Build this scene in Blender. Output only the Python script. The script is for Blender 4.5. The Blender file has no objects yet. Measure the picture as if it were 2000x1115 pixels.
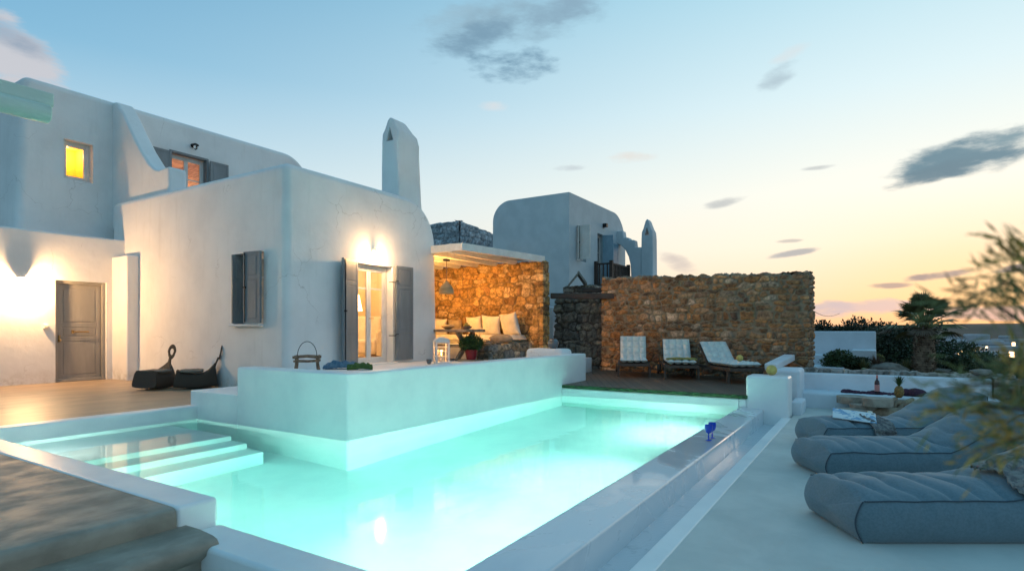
import bpy, bmesh, math, random
import numpy as np
from mathutils import Vector, Matrix, noise as mnoise
random.seed(7); RNG = np.random.default_rng(7)
S = bpy.context.scene; COL = S.collection
PI = math.pi; R = math.radians
# ------------------------------------------------------------------ camera
# world: x runs along the pool towards the wooden deck, y towards the houses, z up; terrace floor is z = 0
F, HZ, CZ, YAW = 1120.0, 643.0, 1.08, R(32)
CA, SA = math.cos(YAW), math.sin(YAW)
cam = bpy.data.cameras.new('camera'); co = bpy.data.objects.new('camera', cam); COL.objects.link(co)
cam.lens = F/2000*36; cam.sensor_width = 36; cam.shift_y = (HZ-557.5)/2000
cam.clip_start = .05; cam.clip_end = 8000
co.location = (0, 0, CZ); co.rotation_euler = (R(90), 0, YAW-R(90))
cam.dof.use_dof = True; cam.dof.focus_distance = 9; cam.dof.aperture_fstop = 3.2
S.camera = co
def ray(x, y):
    r = (x-1000)/F
    return Vector((CA+SA*r, SA-CA*r, (HZ-y)/F))
def at_z(x, y, z): d = ray(x, y); t = (z-CZ)/d.z; return Vector((d.x*t, d.y*t, z))
def at_d(x, y, Z): d = ray(x, y)*Z; return Vector((d.x, d.y, CZ+d.z))
S.view_settings.view_transform = 'Standard'; S.view_settings.look = 'None'
S.view_settings.exposure = .12; S.view_settings.gamma = 1
S.render.engine = 'CYCLES'
S.cycles.use_denoising = True; S.cycles.max_bounces = 8; S.cycles.diffuse_bounces = 4; S.cycles.transmission_bounces = 6
S.cycles.glossy_bounces = 4; S.cycles.sample_clamp_indirect = 15; S.cycles.caustics_refractive = True; S.cycles.caustics_reflective = False
# ------------------------------------------------------------------ world
def lin(c): return tuple(((v/255)/12.92 if v/255 <= .04045 else ((v/255+.055)/1.055)**2.4) for v in c)+(1,)
W = bpy.data.worlds.new('World'); S.world = W; W.use_nodes = True
nt = W.node_tree; nt.nodes.clear(); WN = nt.nodes; WL = nt.links
def wire(s, v):
    if hasattr(v, 'links') or hasattr(v, 'is_linked'): s.id_data.links.new(v, s)
    else: s.default_value = v
def mth(nt, op, a, b=0., c=0., clamp=False):
    n = nt.nodes.new('ShaderNodeMath'); n.operation = op; n.use_clamp = clamp
    wire(n.inputs[0], a); wire(n.inputs[1], b); wire(n.inputs[2], c); return n.outputs[0]
def mixc(nt, f, a, b, mode='MIX'):
    n = nt.nodes.new('ShaderNodeMix'); n.data_type = 'RGBA'; n.blend_type = mode
    wire(n.inputs[0], f); wire(n.inputs[6], a); wire(n.inputs[7], b); return n.outputs[2]
def ramp(nt, f, stops, inter='LINEAR'):
    n = nt.nodes.new('ShaderNodeValToRGB'); n.color_ramp.interpolation = inter
    e = n.color_ramp.elements
    while len(e) < len(stops): e.new(.5)
    for k, (p, c) in enumerate(stops): e[k].position = p; e[k].color = c
    wire(n.inputs[0], f); return n.outputs[0]
def smooth(nt, v, a, b):
    n = nt.nodes.new('ShaderNodeMapRange'); n.interpolation_type = 'SMOOTHSTEP'
    wire(n.inputs[0], v); n.inputs[1].default_value = a; n.inputs[2].default_value = b; return n.outputs[0]
def noise(nt, vec, scale, detail=4, rough=.55, dist=0.):
    n = nt.nodes.new('ShaderNodeTexNoise'); n.inputs['Scale'].default_value = scale; n.inputs['Detail'].default_value = detail
    n.inputs['Roughness'].default_value = rough; n.inputs['Distortion'].default_value = dist
    if vec is not None: wire(n.inputs['Vector'], vec)
    return n.outputs[0]
tc = WN.new('ShaderNodeTexCoord'); sp = WN.new('ShaderNodeSeparateXYZ'); WL.new(tc.outputs['Generated'], sp.inputs[0])
SUNAZ = math.atan2(ray(1980, 640).y, ray(1980, 640).x)
az = mth(nt, 'ARCTAN2', sp.outputs[1], sp.outputs[0]); el = mth(nt, 'ARCSINE', sp.outputs[2])
rel = mth(nt, 'SUBTRACT', az, SUNAZ)                     # 0 at the sunset, + towards the houses
wrap = mth(nt, 'ARCCOSINE', mth(nt, 'COSINE', rel))
away = smooth(nt, wrap, 0., 1.75)
e01 = mth(nt, 'DIVIDE', el, PI/2, clamp=True)
def st(l): return [(d/90, lin(c)) for d, c in l]
warm = ramp(nt, e01, st([(0, (255, 196, 150)), (1.6, (255, 212, 165)), (4, (255, 226, 190)), (7.5, (254, 240, 216)), (12, (247, 245, 232)), (20, (216, 236, 240)), (31, (168, 213, 230)), (50, (120, 180, 208)), (90, (84, 146, 182))]))
cold = ramp(nt, e01, st([(0, (216, 226, 230)), (8, (204, 222, 231)), (14, (176, 209, 226)), (22, (118, 175, 208)), (32, (88, 150, 190)), (50, (88, 150, 188)), (90, (84, 146, 182))]))
sky = mixc(nt, away, warm, cold)
back = ramp(nt, e01, st([(0, (165, 190, 205)), (10, (148, 184, 204)), (30, (118, 170, 198)), (90, (84, 146, 182))]))
sky = mixc(nt, smooth(nt, wrap, 1.55, 2.5), sky, back)
glow = mth(nt, 'MULTIPLY', smooth(nt, wrap, .33, 0.), smooth(nt, mth(nt, 'ABSOLUTE', mth(nt, 'SUBTRACT', el, .05)), .16, .0))
sky = mixc(nt, mth(nt, 'MULTIPLY', glow, .42), sky, lin((255, 208, 128)))
# clouds, each an ellipse in direction with a ragged edge
nv = WN.new('ShaderNodeVectorMath'); nv.operation = 'MULTIPLY'; WL.new(tc.outputs['Generated'], nv.inputs[0]); nv.inputs[1].default_value = (1, 1, 3.2)
n1 = mth(nt, 'SUBTRACT', noise(nt, nv.outputs[0], 7, 6, .6), .5); n2 = mth(nt, 'SUBTRACT', noise(nt, nv.outputs[0], 22, 5, .6), .5)
warp = mth(nt, 'ADD', mth(nt, 'MULTIPLY', n1, 3.0), mth(nt, 'MULTIPLY', n2, 1.7))
CL = [ # cx, cy, half w, half h, tilt, colour, strength, softness
 (1010, 42, 200, 50, -.08, (140, 172, 190), 1., .8), (1090, 22, 130, 26, -.2, (134, 166, 186), .95, .8), (880, 30, 60, 14, -.3, (150, 185, 204), .7, 1.1), (935, 76, 105, 28, -.25, (118, 152, 174), .95, .7), (1004, 128, 108, 33, -.05, (106, 142, 166), 1., .5),
 (1900, 300, 190, 44, -.10, (100, 136, 152), 1., .55), (1810, 345, 105, 18, -.18, (96, 130, 146), .95, .6), (1960, 275, 90, 14, -.05, (120, 152, 164), .9, .7), (1520, 150, 46, 20, -.3, (165, 185, 196), .8, .8),
 (1545, 105, 40, 12, -.2, (215, 215, 215), .5, .9), (1230, 308, 52, 11, 0, (222, 214, 206), .75, .8), (1115, 328, 34, 7, 0, (190, 200, 205), .8, .7), (965, 209, 32, 10, 0, (222, 216, 214), .6, .9),
 (1595, 328, 40, 5, 0, (178, 184, 186), .8, .6), (1415, 396, 46, 9, -.12, (186, 190, 190), .85, .7), (1548, 495, 52, 7, -.12, (160, 166, 172), .85, .5), (1540, 471, 30, 4, 0, (190, 186, 180), .8, .6),
 (1840, 537, 88, 10, -.08, (140, 142, 148), .95, .4), (1738, 557, 50, 6, 0, (160, 152, 152), .9, .5), (1985, 524, 60, 9, -.1, (120, 132, 142), .95, .4), (1320, 512, 42, 20, .5, (190, 180, 178), .7, .9),
 (1700, 600, 150, 17, 0, (196, 186, 190), .85, .35), (1620, 606, 60, 22, 0, (190, 184, 190), .8, .35), (1960, 610, 200, 16, 0, (205, 190, 190), .8, .4),
 (45, 128, 105, 70, .35, (196, 196, 202), .95, .35), (20, 75, 95, 26, .2, (70, 120, 155), .55, .9)]
for cx, cy, hw, hh, tl, c, k, so in CL:
    d = ray(cx, cy); a0 = math.atan2(d.y, d.x)-SUNAZ; e0 = math.atan2(d.z, math.hypot(d.x, d.y))
    rr = (cx-1000)/F; sc = F*(1+rr*rr); sv = F*math.sqrt(1+rr*rr)
    U = mth(nt, 'MULTIPLY', mth(nt, 'SUBTRACT', a0, rel), sc/hw); V = mth(nt, 'MULTIPLY', mth(nt, 'SUBTRACT', e0, el), sv/hh)
    V = mth(nt, 'SUBTRACT', V, mth(nt, 'MULTIPLY', U, tl*hw/hh))
    q = mth(nt, 'ADD', mth(nt, 'MULTIPLY', U, U), mth(nt, 'MULTIPLY', V, V))
    dd = mth(nt, 'ADD', mth(nt, 'SUBTRACT', 1.15, q), warp)
    m = mth(nt, 'MULTIPLY', smooth(nt, dd, 0., .4+so*1.4), k)
    sky = mixc(nt, m, sky, lin(c))
skt = WN.new('ShaderNodeTexSky'); skt.sky_type = 'NISHITA'; skt.sun_disc = False; skt.sun_elevation = R(1); skt.sun_rotation = PI/2-SUNAZ
bg = WN.new('ShaderNodeBackground'); WL.new(sky, bg.inputs[0]); bg.inputs[1].default_value = 1.0
bg2 = WN.new('ShaderNodeBackground'); WL.new(skt.outputs[0], bg2.inputs[0]); bg2.inputs[1].default_value = .012
ad = WN.new('ShaderNodeAddShader'); WL.new(bg.outputs[0], ad.inputs[0]); WL.new(bg2.outputs[0], ad.inputs[1])
wo = WN.new('ShaderNodeOutputWorld'); WL.new(ad.outputs[0], wo.inputs[0])
sl = bpy.data.lights.new('sun', 'SUN'); sl.energy = .35; sl.angle = R(14); sl.color = (1, .72, .5)
so_ = bpy.data.objects.new('sun', sl); COL.objects.link(so_); so_.rotation_euler = (R(85), 0, SUNAZ+PI/2)
# ------------------------------------------------------------------ materials
MATS = {}
def M(name, col, rough=.6, col2=None, nsc=3., bump=None, metal=0, emit=None, est=0, fine=None, spec=.5, coat=0, attr=None, trans=0, stretch=(1, 1, 1), contrast=(.35, .65), rvar=0, sheen=0, dist=0.):
    m = bpy.data.materials.new(name); m.use_nodes = True; t = m.node_tree; b = t.nodes['Principled BSDF']
    tc = t.nodes.new('ShaderNodeTexCoord'); mp = t.nodes.new('ShaderNodeMapping'); t.links.new(tc.outputs['Object'], mp.inputs[0]); mp.inputs['Scale'].default_value = stretch
    v = mp.outputs[0]; c = tuple(col)+(1,) if len(col) == 3 else col
    if attr:
        a = t.nodes.new('ShaderNodeAttribute'); a.attribute_name = attr; c = a.outputs['Color']
    if col2 is not None:
        f = smooth(t, noise(t, v, nsc, 6, .6, dist), *contrast)
        c = mixc(t, f, c, tuple(col2)+(1,)) if not attr else mixc(t, 1., c, mixc(t, f, (1, 1, 1, 1), tuple(col2)+(1,)), 'MULTIPLY')
        if rvar: wire(b.inputs['Roughness'], mth(t, 'ADD', rough, mth(t, 'MULTIPLY', f, rvar)))
    wire(b.inputs['Base Color'], c)
    if not (col2 is not None and rvar): b.inputs['Roughness'].default_value = rough
    b.inputs['Metallic'].default_value = metal; b.inputs['Specular IOR Level'].default_value = spec
    b.inputs['Coat Weight'].default_value = coat; b.inputs['Transmission Weight'].default_value = trans; b.inputs['Sheen Weight'].default_value = sheen
    if bump:
        h = noise(t, v, bump[0], 5, .6); 
        if fine: h = mth(t, 'ADD', h, mth(t, 'MULTIPLY', noise(t, v, fine[0], 4, .6), fine[1]))
        bn = t.nodes.new('ShaderNodeBump'); bn.inputs['Strength'].default_value = bump[1]; bn.inputs['Distance'].default_value = bump[2]
        wire(bn.inputs['Height'], h); t.links.new(bn.outputs[0], b.inputs['Normal'])
    if emit is not None: b.inputs['Emission Color'].default_value = tuple(emit)+(1,); b.inputs['Emission Strength'].default_value = est
    MATS[name] = m; return m
plaster = M('plaster', (.80, .79, .77), .75, (.70, .695, .68), 1.3, (1.1, .6, .03), fine=(9, .12), contrast=(.3, .8))
def weather(m):
    t = m.node_tree; b = t.nodes['Principled BSDF']; src = b.inputs['Base Color'].links[0].from_socket; tc = t.nodes.new('ShaderNodeTexCoord')
    mp = t.nodes.new('ShaderNodeMapping'); t.links.new(tc.outputs['Object'], mp.inputs[0]); mp.inputs['Scale'].default_value = (1, 1, .16)
    st_ = smooth(t, noise(t, mp.outputs[0], 5, 6, .7), .50, .85); c = mixc(t, mth(t, 'MULTIPLY', st_, .30), src, (.50, .47, .42, 1))
    s = t.nodes.new('ShaderNodeSeparateXYZ'); t.links.new(tc.outputs['Object'], s.inputs[0]); n = noise(t, tc.outputs['Object'], 7, 5, .7)
    lo = mth(t, 'MULTIPLY', smooth(t, mth(t, 'ABSOLUTE', s.outputs[2]), .34, .0), smooth(t, n, .38, .7)); c = mixc(t, mth(t, 'MULTIPLY', lo, .55), c, (.36, .30, .22, 1))
    v = t.nodes.new('ShaderNodeTexVoronoi'); v.feature = 'DISTANCE_TO_EDGE'; v.inputs['Scale'].default_value = .7
    w_ = t.nodes.new('ShaderNodeVectorMath'); w_.operation = 'ADD'; t.links.new(tc.outputs['Object'], w_.inputs[0]); nn = t.nodes.new('ShaderNodeTexNoise'); nn.inputs['Scale'].default_value = 3; nn.inputs['Detail'].default_value = 5; t.links.new(tc.outputs['Object'], nn.inputs['Vector'])
    sc_ = t.nodes.new('ShaderNodeVectorMath'); sc_.operation = 'SCALE'; sc_.inputs['Scale'].default_value = .5; t.links.new(nn.outputs['Color'], sc_.inputs[0]); t.links.new(sc_.outputs[0], w_.inputs[1]); t.links.new(w_.outputs[0], v.inputs['Vector'])
    cr = mth(t, 'MULTIPLY', smooth(t, v.outputs['Distance'], .006, .0), smooth(t, noise(t, tc.outputs['Object'], .9, 2), .52, .62)); c = mixc(t, mth(t, 'MULTIPLY', cr, .45), c, (.35, .32, .28, 1))
    t.links.new(c, b.inputs['Base Color'])
weather(plaster)
plaster_pool = M('plaster_pool', (.84, .85, .83), .38, (.72, .74, .74), 1.6, (2.2, .5, .012), fine=(30, .12), contrast=(.3, .8))
plaster_wet = M('plaster_wet', (.60, .63, .66), .10, (.68, .70, .72), 1.1, (3.5, .25, .006), fine=(22, .15), contrast=(.44, .60), rvar=.3, coat=.4, dist=.6)
plaster_gutter = M('plaster_gutter', (.66, .70, .73), .2, (.30, .36, .38), 6, (5, .6, .012), fine=(38, .3), contrast=(.60, .78), rvar=.15, dist=.8)
plaster_pale = M('plaster_pale', (.72, .76, .80), .8, (.64, .68, .72), 2, (2, .4, .02))
plaster_shade = M('plaster_shade', (.53, .60, .63), .8, (.47, .54, .57), 2, (2, .4, .02))  # plaster of the second house, its shaded look put into the colour
concrete = M('concrete', (.42, .30, .19), .38, (.30, .235, .165), 2.6, (3, .35, .006), fine=(22, .3), stretch=(.35, 1, 1), contrast=(.3, .75), rvar=.1, dist=.8)
concrete_old = M('concrete_old', (.33, .285, .225), .5, (.22, .19, .15), 4.5, (5, .14, .004), fine=(45, .7), stretch=(.75, 1, 1), contrast=(.32, .70), rvar=.2, dist=.25)
cement_patio = M('cement_patio', (.62, .61, .56), .55, (.53, .53, .49), 2.2, (3, .25, .005), fine=(40, .5), contrast=(.30, .70), rvar=.12, dist=.3)
grey_paint = M('grey_paint', (.205, .225, .235), .45, (.165, .18, .19), 5, (14, .3, .002), stretch=(1, 1, .2))
taupe_paint = M('taupe_paint', (.30, .285, .26), .45, (.25, .24, .22), 5, (14, .3, .002), stretch=(1, 1, .2))
blue_paint = M('blue_paint', (.22, .36, .45), .5, (.17, .29, .37), 5, (10, .3, .003))
white_paint = M('white_paint', (.74, .72, .68), .42, (.64, .62, .58), 4, (10, .25, .003))
pergola_paint = M('pergola_paint', (.52, .66, .58), .5, (.24, .34, .27), 7, (9, .9, .02), fine=(40, .3), stretch=(.22, 1, 1), contrast=(.45, .75))
dark_wood = M('dark_wood', (.055, .035, .025), .55, (.03, .02, .016), 8, (12, .5, .004), stretch=(1, .2, 1))
lounger_wood = M('lounger_wood', (.10, .065, .045), .6, (.06, .04, .03), 9, (16, .5, .003))
old_wood = M('old_wood', (.40, .30, .20), .75, (.20, .145, .10), 9, (14, .8, .01), stretch=(.3, 1, 1))
disc_wood = M('disc_wood', (.36, .31, .25), .75, (.24, .20, .16), 10, (22, .6, .006))
bark = M('bark', (.27, .19, .13), .9, (.11, .075, .05), 9, (16, 1., .02))
iron = M('iron', (.02, .02, .022), .5, None, 1, (20, .3, .002), metal=.6)
brass = M('brass', (.55, .36, .16), .3, (.4, .25, .1), 20, metal=1)
glass = M('glass', (1, 1, 1), .02, trans=1.)
glass_blue = M('glass_blue', (.03, .10, .75), .05, spec=.6, coat=.3)
glass_blue.node_tree.nodes['Principled BSDF'].inputs['Transmission Weight'].default_value = .35
wine = M('wine', (.03, .015, .02), .12); label_red = M('label_red', (.55, .22, .2), .6)
fabric = M('fabric', (.135, .20, .235), .85, (.11, .17, .20), 60, (150, .25, .002), fine=(6, 2.0), sheen=.25)
piping = M('piping', (.04, .06, .08), .7)
cushion_white = M('cushion_white', (.74, .73, .66), .9, (.60, .61, .58), 8, (30, .3, .004), fine=(4, 1.5))
cushion_cream = M('cushion_cream', (.74, .68, .58), .9, (.64, .58, .48), 7, (14, .5, .01), fine=(4, 1.0))
cushion_tan = M('cushion_tan', (.36, .28, .19), .9, (.27, .2, .13), 10, (20, .5, .01))
cushion_grey = M('cushion_grey', (.20, .18, .15), .9, (.16, .145, .12), 10, (30, .4, .004))
cloth_grey = M('cloth_grey', (.26, .24, .22), .95, (.15, .14, .14), 26, (40, .6, .006), contrast=(.45, .55), stretch=(1, .12, 1))
cloth_blue = M('cloth_blue', (.07, .13, .20), .9, (.15, .22, .28), 14, (30, .6, .006))
cloth_green = M('cloth_green', (.10, .15, .03), .9, (.06, .10, .02), 14, (30, .6, .006))
cloth_gold = M('cloth_gold', (.40, .30, .07), .9, (.16, .15, .05), 24, (40, .6, .006))
cloth_plum = M('cloth_plum', (.05, .022, .04), .95, (.09, .03, .06), 30, (60, .9, .01))
yellow_ball = M('yellow_ball', (.62, .47, .13), .7, (.48, .36, .1), 9, (40, .5, .004))
leaf_dark = M('leaf_dark', (.035, .06, .018), .6, (.015, .028, .010), 2.2)
leaf_hedge = M('leaf_hedge', (.028, .040, .014), .65, (.012, .018, .008), 1.6)
leaf_green = M('leaf_green', (.06, .11, .03), .55, (.03, .055, .018), 7)
leaf_pot = M('leaf_pot', (.05, .11, .02), .6, (.02, .05, .01), 14)
leaf_olive = M('leaf_olive', (.24, .25, .07), .6, (.12, .14, .05), 7)
leaf_gold = M('leaf_gold', (.62, .38, .07), .6, (.45, .28, .06), 7)
leaf_palm = M('leaf_palm', (.17, .17, .06), .55, (.10, .09, .04), 4)
leaf_dry = M('leaf_dry', (.16, .10, .06), .8, (.09, .06, .04), 6)
pot_red = M('pot_red', (.22, .015, .02), .3)
terracotta = M('terracotta', (.30, .22, .16), .8, (.2, .15, .11), 10, (14, .5, .005))
ceramic = M('ceramic', (.10, .14, .17), .35, (.22, .13, .08), 8)
rock = M('rock', (.30, .27, .23), .9, (.16, .14, .12), 4, (6, 1., .05), fine=(30, .4))
soil = M('soil', (.11, .085, .06), .95, (.06, .05, .035), 3, (9, 1., .05), fine=(40, .5))
terrain_m = M('terrain', (.075, .062, .045), .95, (.04, .038, .028), .03, contrast=(.3, .7))
stone_m = M('stone', (1, 1, 1), .85, (.55, .52, .5), 26, (40, .8, .006), attr='Col', contrast=(.45, .85))
stone_paint = M('stone_paint', (.42, .48, .52), .85, (.34, .39, .43), 8, (14, .5, .01))
hat = M('rattan', (.42, .31, .17), .8, (.28, .2, .1), 4, (60, .9, .008), stretch=(.3, .3, 3))
basket_w = M('basket_w', (.26, .17, .11), .85, (.12, .08, .05), 20, (30, .8, .01))
lamp_glow = M('lamp_glow', (1, .9, .7), .5, emit=(1, .80, .50), est=40)
lamp_soft = M('lamp_soft', (1, .9, .7), .5, emit=(1, .62, .28), est=8)
flame = M('flame', (1, .7, .3), .5, emit=(1, .45, .1), est=30)
pool_glow = M('pool_glow', (.8, 1, 1), .5, emit=(.6, 1, .95), est=10)
candle = M('candle', (.85, .8, .68), .6)
room_warm = M('room_warm', (.74, .62, .44), .8, (.66, .55, .38), 3)
room_yellow = M('room_yellow', (.78, .52, .08), .8)
room_orange = M('room_orange', (.72, .48, .28), .8, (.5, .3, .16), 3, stretch=(1, 1, 9), contrast=(.45, .55))
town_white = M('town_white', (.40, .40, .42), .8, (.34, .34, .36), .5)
print_page = M('print_page', (.60, .66, .68), .35, (.08, .28, .48), 9, contrast=(.5, .56), dist=1.)
def wicker():
    m = bpy.data.materials.new('wicker'); m.use_nodes = True; t = m.node_tree; b = t.nodes['Principled BSDF']
    tc = t.nodes.new('ShaderNodeTexCoord'); s = t.nodes.new('ShaderNodeSeparateXYZ'); t.links.new(tc.outputs['Object'], s.inputs[0])
    a = mth(t, 'SINE', mth(t, 'MULTIPLY', mth(t, 'ADD', s.outputs[0], mth(t, 'MULTIPLY', s.outputs[1], 1.)), 210.)); c = mth(t, 'SINE', mth(t, 'MULTIPLY', s.outputs[2], 260.))
    h = mth(t, 'MULTIPLY', a, c); f = smooth(t, h, -.7, .7)
    wire(b.inputs['Base Color'], mixc(t, f, (.015, .010, .007, 1), (.13, .095, .065, 1))); b.inputs['Roughness'].default_value = .6
    bn = t.nodes.new('ShaderNodeBump'); bn.inputs['Strength'].default_value = .9; bn.inputs['Distance'].default_value = .008; wire(bn.inputs['Height'], h); t.links.new(bn.outputs[0], b.inputs['Normal']); return m
wicker_m = wicker()
def deck_material():
    m = bpy.data.materials.new('deck_boards'); m.use_nodes = True; t = m.node_tree; b = t.nodes['Principled BSDF']
    tc = t.nodes.new('ShaderNodeTexCoord'); mp = t.nodes.new('ShaderNodeMapping'); t.links.new(tc.outputs['Object'], mp.inputs[0]); mp.inputs['Rotation'].default_value = (0, 0, -R(28))
    s = t.nodes.new('ShaderNodeSeparateXYZ'); t.links.new(mp.outputs[0], s.inputs[0])
    k = mth(t, 'DIVIDE', s.outputs[1], .14); fr = mth(t, 'FRACT', k); idn = mth(t, 'FLOOR', k)
    gap = mth(t, 'MINIMUM', fr, mth(t, 'SUBTRACT', 1., fr)); g = smooth(t, gap, .02, .06)
    wn = t.nodes.new('ShaderNodeTexWhiteNoise'); wn.noise_dimensions = '1D'; wire(wn.inputs['W'], idn)
    mp2 = t.nodes.new('ShaderNodeMapping'); t.links.new(mp.outputs[0], mp2.inputs[0]); mp2.inputs['Scale'].default_value = (1, 12, 1)
    gr = noise(t, mp2.outputs[0], 4, 6, .6)
    c = mixc(t, wn.outputs[0], (.12, .075, .048, 1), (.20, .125, .08, 1)); c = mixc(t, smooth(t, gr, .35, .75), c, (.075, .05, .036, 1)); c = mixc(t, g, (.012, .009, .007, 1), c)
    wire(b.inputs['Base Color'], c); b.inputs['Roughness'].default_value = .5
    bn = t.nodes.new('ShaderNodeBump'); bn.inputs['Strength'].default_value = .8; bn.inputs['Distance'].default_value = .01; wire(bn.inputs['Height'], g); t.links.new(bn.outputs[0], b.inputs['Normal']); return m
deck_m = deck_material()
moss = M('moss', (.05, .13, .04), .8, (.025, .05, .02), 9, (30, 1., .02))
def water_material():
    m = bpy.data.materials.new('pool_water'); m.use_nodes = True; t = m.node_tree; t.nodes.clear()
    o = t.nodes.new('ShaderNodeOutputMaterial'); rf = t.nodes.new('ShaderNodeBsdfRefraction'); gl = t.nodes.new('ShaderNodeBsdfGlossy'); fr = t.nodes.new('ShaderNodeFresnel'); mx = t.nodes.new('ShaderNodeMixShader')
    rf.inputs['IOR'].default_value = 1.33; rf.inputs['Roughness'].default_value = 0; fr.inputs['IOR'].default_value = 1.33; gl.inputs['Roughness'].default_value = .05
    tc = t.nodes.new('ShaderNodeTexCoord'); bn = t.nodes.new('ShaderNodeBump'); bn.inputs['Strength'].default_value = .12; bn.inputs['Distance'].default_value = .02
    wire(bn.inputs['Height'], noise(t, tc.outputs['Object'], 2.2, 3, .5))
    for n in (rf, gl, fr): t.links.new(bn.outputs[0], n.inputs['Normal'])
    t.links.new(fr.outputs[0], mx.inputs[0]); t.links.new(rf.outputs[0], mx.inputs[1]); t.links.new(gl.outputs[0], mx.inputs[2]); t.links.new(mx.outputs[0], o.inputs['Surface'])
    va = t.nodes.new('ShaderNodeVolumeAbsorption'); va.inputs['Color'].default_value = (0, .965, .895, 1); va.inputs['Density'].default_value = .21
    t.links.new(va.outputs[0], o.inputs['Volume']); return m
water_m = water_material()
# ------------------------------------------------------------------ builders
def tag(o, label=None, cat=None, group=None, kind=None):
    for k, v in (('label', label), ('category', cat), ('group', group), ('kind', kind)):
        if v: o[k] = v
    return o
def thing(name, label, cat, loc=(0, 0, 0), rz=0, group=None):
    o = bpy.data.objects.new(name, None); COL.objects.link(o); o.location = loc; o.rotation_euler = (0, 0, rz); o.empty_display_size = .1
    return tag(o, label, cat, group)
def wmat(o):
    m = Matrix.Translation(o.location) @ o.rotation_euler.to_matrix().to_4x4()
    return wmat(o.parent) @ o.matrix_parent_inverse @ m if o.parent else m
def link(name, me, mat, parent=None, local=False):
    o = bpy.data.objects.new(name, me); COL.objects.link(o)
    if mat is not None:
        for m in (mat if isinstance(mat, (list, tuple)) else [mat]): me.materials.append(m)
    if parent is not None:
        o.parent = parent
        if not local:   # shape given in world coordinates
            o.matrix_parent_inverse = wmat(parent).inverted()
    return o
def finish(me, ang=38):
    for p in me.polygons: p.use_smooth = True
    me.set_sharp_from_angle(angle=R(ang))
def wn(o):
    m = o.modifiers.new('wn', 'WEIGHTED_NORMAL'); m.keep_sharp = True; return o
class MB:
    def __init__(s): s.v = []; s.f = []; s.m = []; s.mi = 0
    def add(s, vs, fs):
        k = len(s.v); s.v += [tuple(p) for p in vs]; s.f += [tuple(i+k for i in f) for f in fs]; s.m += [s.mi]*len(fs); return s
    def box(s, x0, x1, y0, y1, z0, z1, mt=None):
        vs = [Vector((x, y, z)) for z in (z0, z1) for y in (y0, y1) for x in (x0, x1)]
        if mt is not None: vs = [mt @ v for v in vs]
        return s.add(vs, [(0, 2, 3, 1), (4, 5, 7, 6), (0, 1, 5, 4), (2, 6, 7, 3), (0, 4, 6, 2), (1, 3, 7, 5)])
    def beam(s, a, b, w, h, up=(0, 0, 1)):
        a, b = Vector(a), Vector(b); d = (b-a); L = d.length; d.normalize(); sd = d.cross(Vector(up)); sd = sd.normalized() if sd.length > 1e-4 else Vector((1, 0, 0)); u = sd.cross(d)
        mt = Matrix.Translation(a) @ Matrix((d, sd, u)).transposed().to_4x4()
        return s.box(0, L, -w/2, w/2, -h/2, h/2, mt)
    def tube(s, pts, rad, n=8, cap=True, flat=1.):
        pts = [Vector(p) for p in pts]; k0 = len(s.v); rs = rad if isinstance(rad, (list, tuple)) else [rad]*len(pts); vs = []; fs = []
        ref = None
        for i, p in enumerate(pts):
            d = (pts[min(i+1, len(pts)-1)]-pts[max(i-1, 0)]).normalized()
            if ref is None: ref = Vector((0, 0, 1)) if abs(d.z) < .9 else Vector((1, 0, 0))
            a = d.cross(ref).normalized(); b = a.cross(d).normalized(); ref = b
            for j in range(n): t = 2*PI*j/n; vs.append(p+a*math.cos(t)*rs[i]*flat+b*math.sin(t)*rs[i])
        for i in range(len(pts)-1):
            for j in range(n): q = (j+1) % n; fs.append((i*n+j, i*n+q, (i+1)*n+q, (i+1)*n+j))
        if cap: fs.append(tuple(range(n))[::-1]); fs.append(tuple((len(pts)-1)*n+j for j in range(n)))
        return s.add(vs, fs)
    def lathe(s, prof, c=(0, 0, 0), n=20, mt=None, wob=0):
        vs = []; fs = []
        for i, (r, z) in enumerate(prof):
            for j in range(n):
                t = 2*PI*j/n; q = r*(1+wob*mnoise.noise(Vector((math.cos(t)*1.5+c[0]*3, math.sin(t)*1.5, z*3+c[1]))))
                p = Vector((q*math.cos(t), q*math.sin(t), z)); p = mt @ p if mt is not None else p+Vector(c); vs.append(p)
        for i in range(len(prof)-1):
            for j in range(n): q = (j+1) % n; fs.append((i*n+j, i*n+q, (i+1)*n+q, (i+1)*n+j))
        fs.append(tuple(range(n))[::-1]); fs.append(tuple((len(prof)-1)*n+j for j in range(n)))
        return s.add(vs, fs)
    def prism(s, poly, axis, a0, a1):
        # poly: list of 2D points; axis: which world axis is the extrusion
        def P(p, a): return {'x': (a, p[0], p[1]), 'y': (p[0], a, p[1]), 'z': (p[0], p[1], a)}[axis]
        n = len(poly); vs = [P(p, a0) for p in poly]+[P(p, a1) for p in poly]
        fs = [tuple(range(n))[::-1], tuple(range(n, 2*n))]+[(i, (i+1) % n, n+(i+1) % n, n+i) for i in range(n)]
        return s.add(vs, fs)
    def build(s, name, mat, parent=None, local=False, bev=0, ang=38, seg=2):
        me = bpy.data.meshes.new(name); me.from_pydata(s.v, [], s.f); me.update()
        bm = bmesh.new(); bm.from_mesh(me); bmesh.ops.recalc_face_normals(bm, faces=bm.faces)
        bm.to_mesh(me); bm.free()
        for p, mi in zip(me.polygons, s.m): p.material_index = mi
        finish(me, ang); o = link(name, me, mat, parent, local)
        if bev:
            b = o.modifiers.new('b', 'BEVEL'); b.width = bev; b.segments = seg; b.limit_method = 'ANGLE'; b.angle_limit = R(35); b.harden_normals = False; wn(o)
        return o
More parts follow.
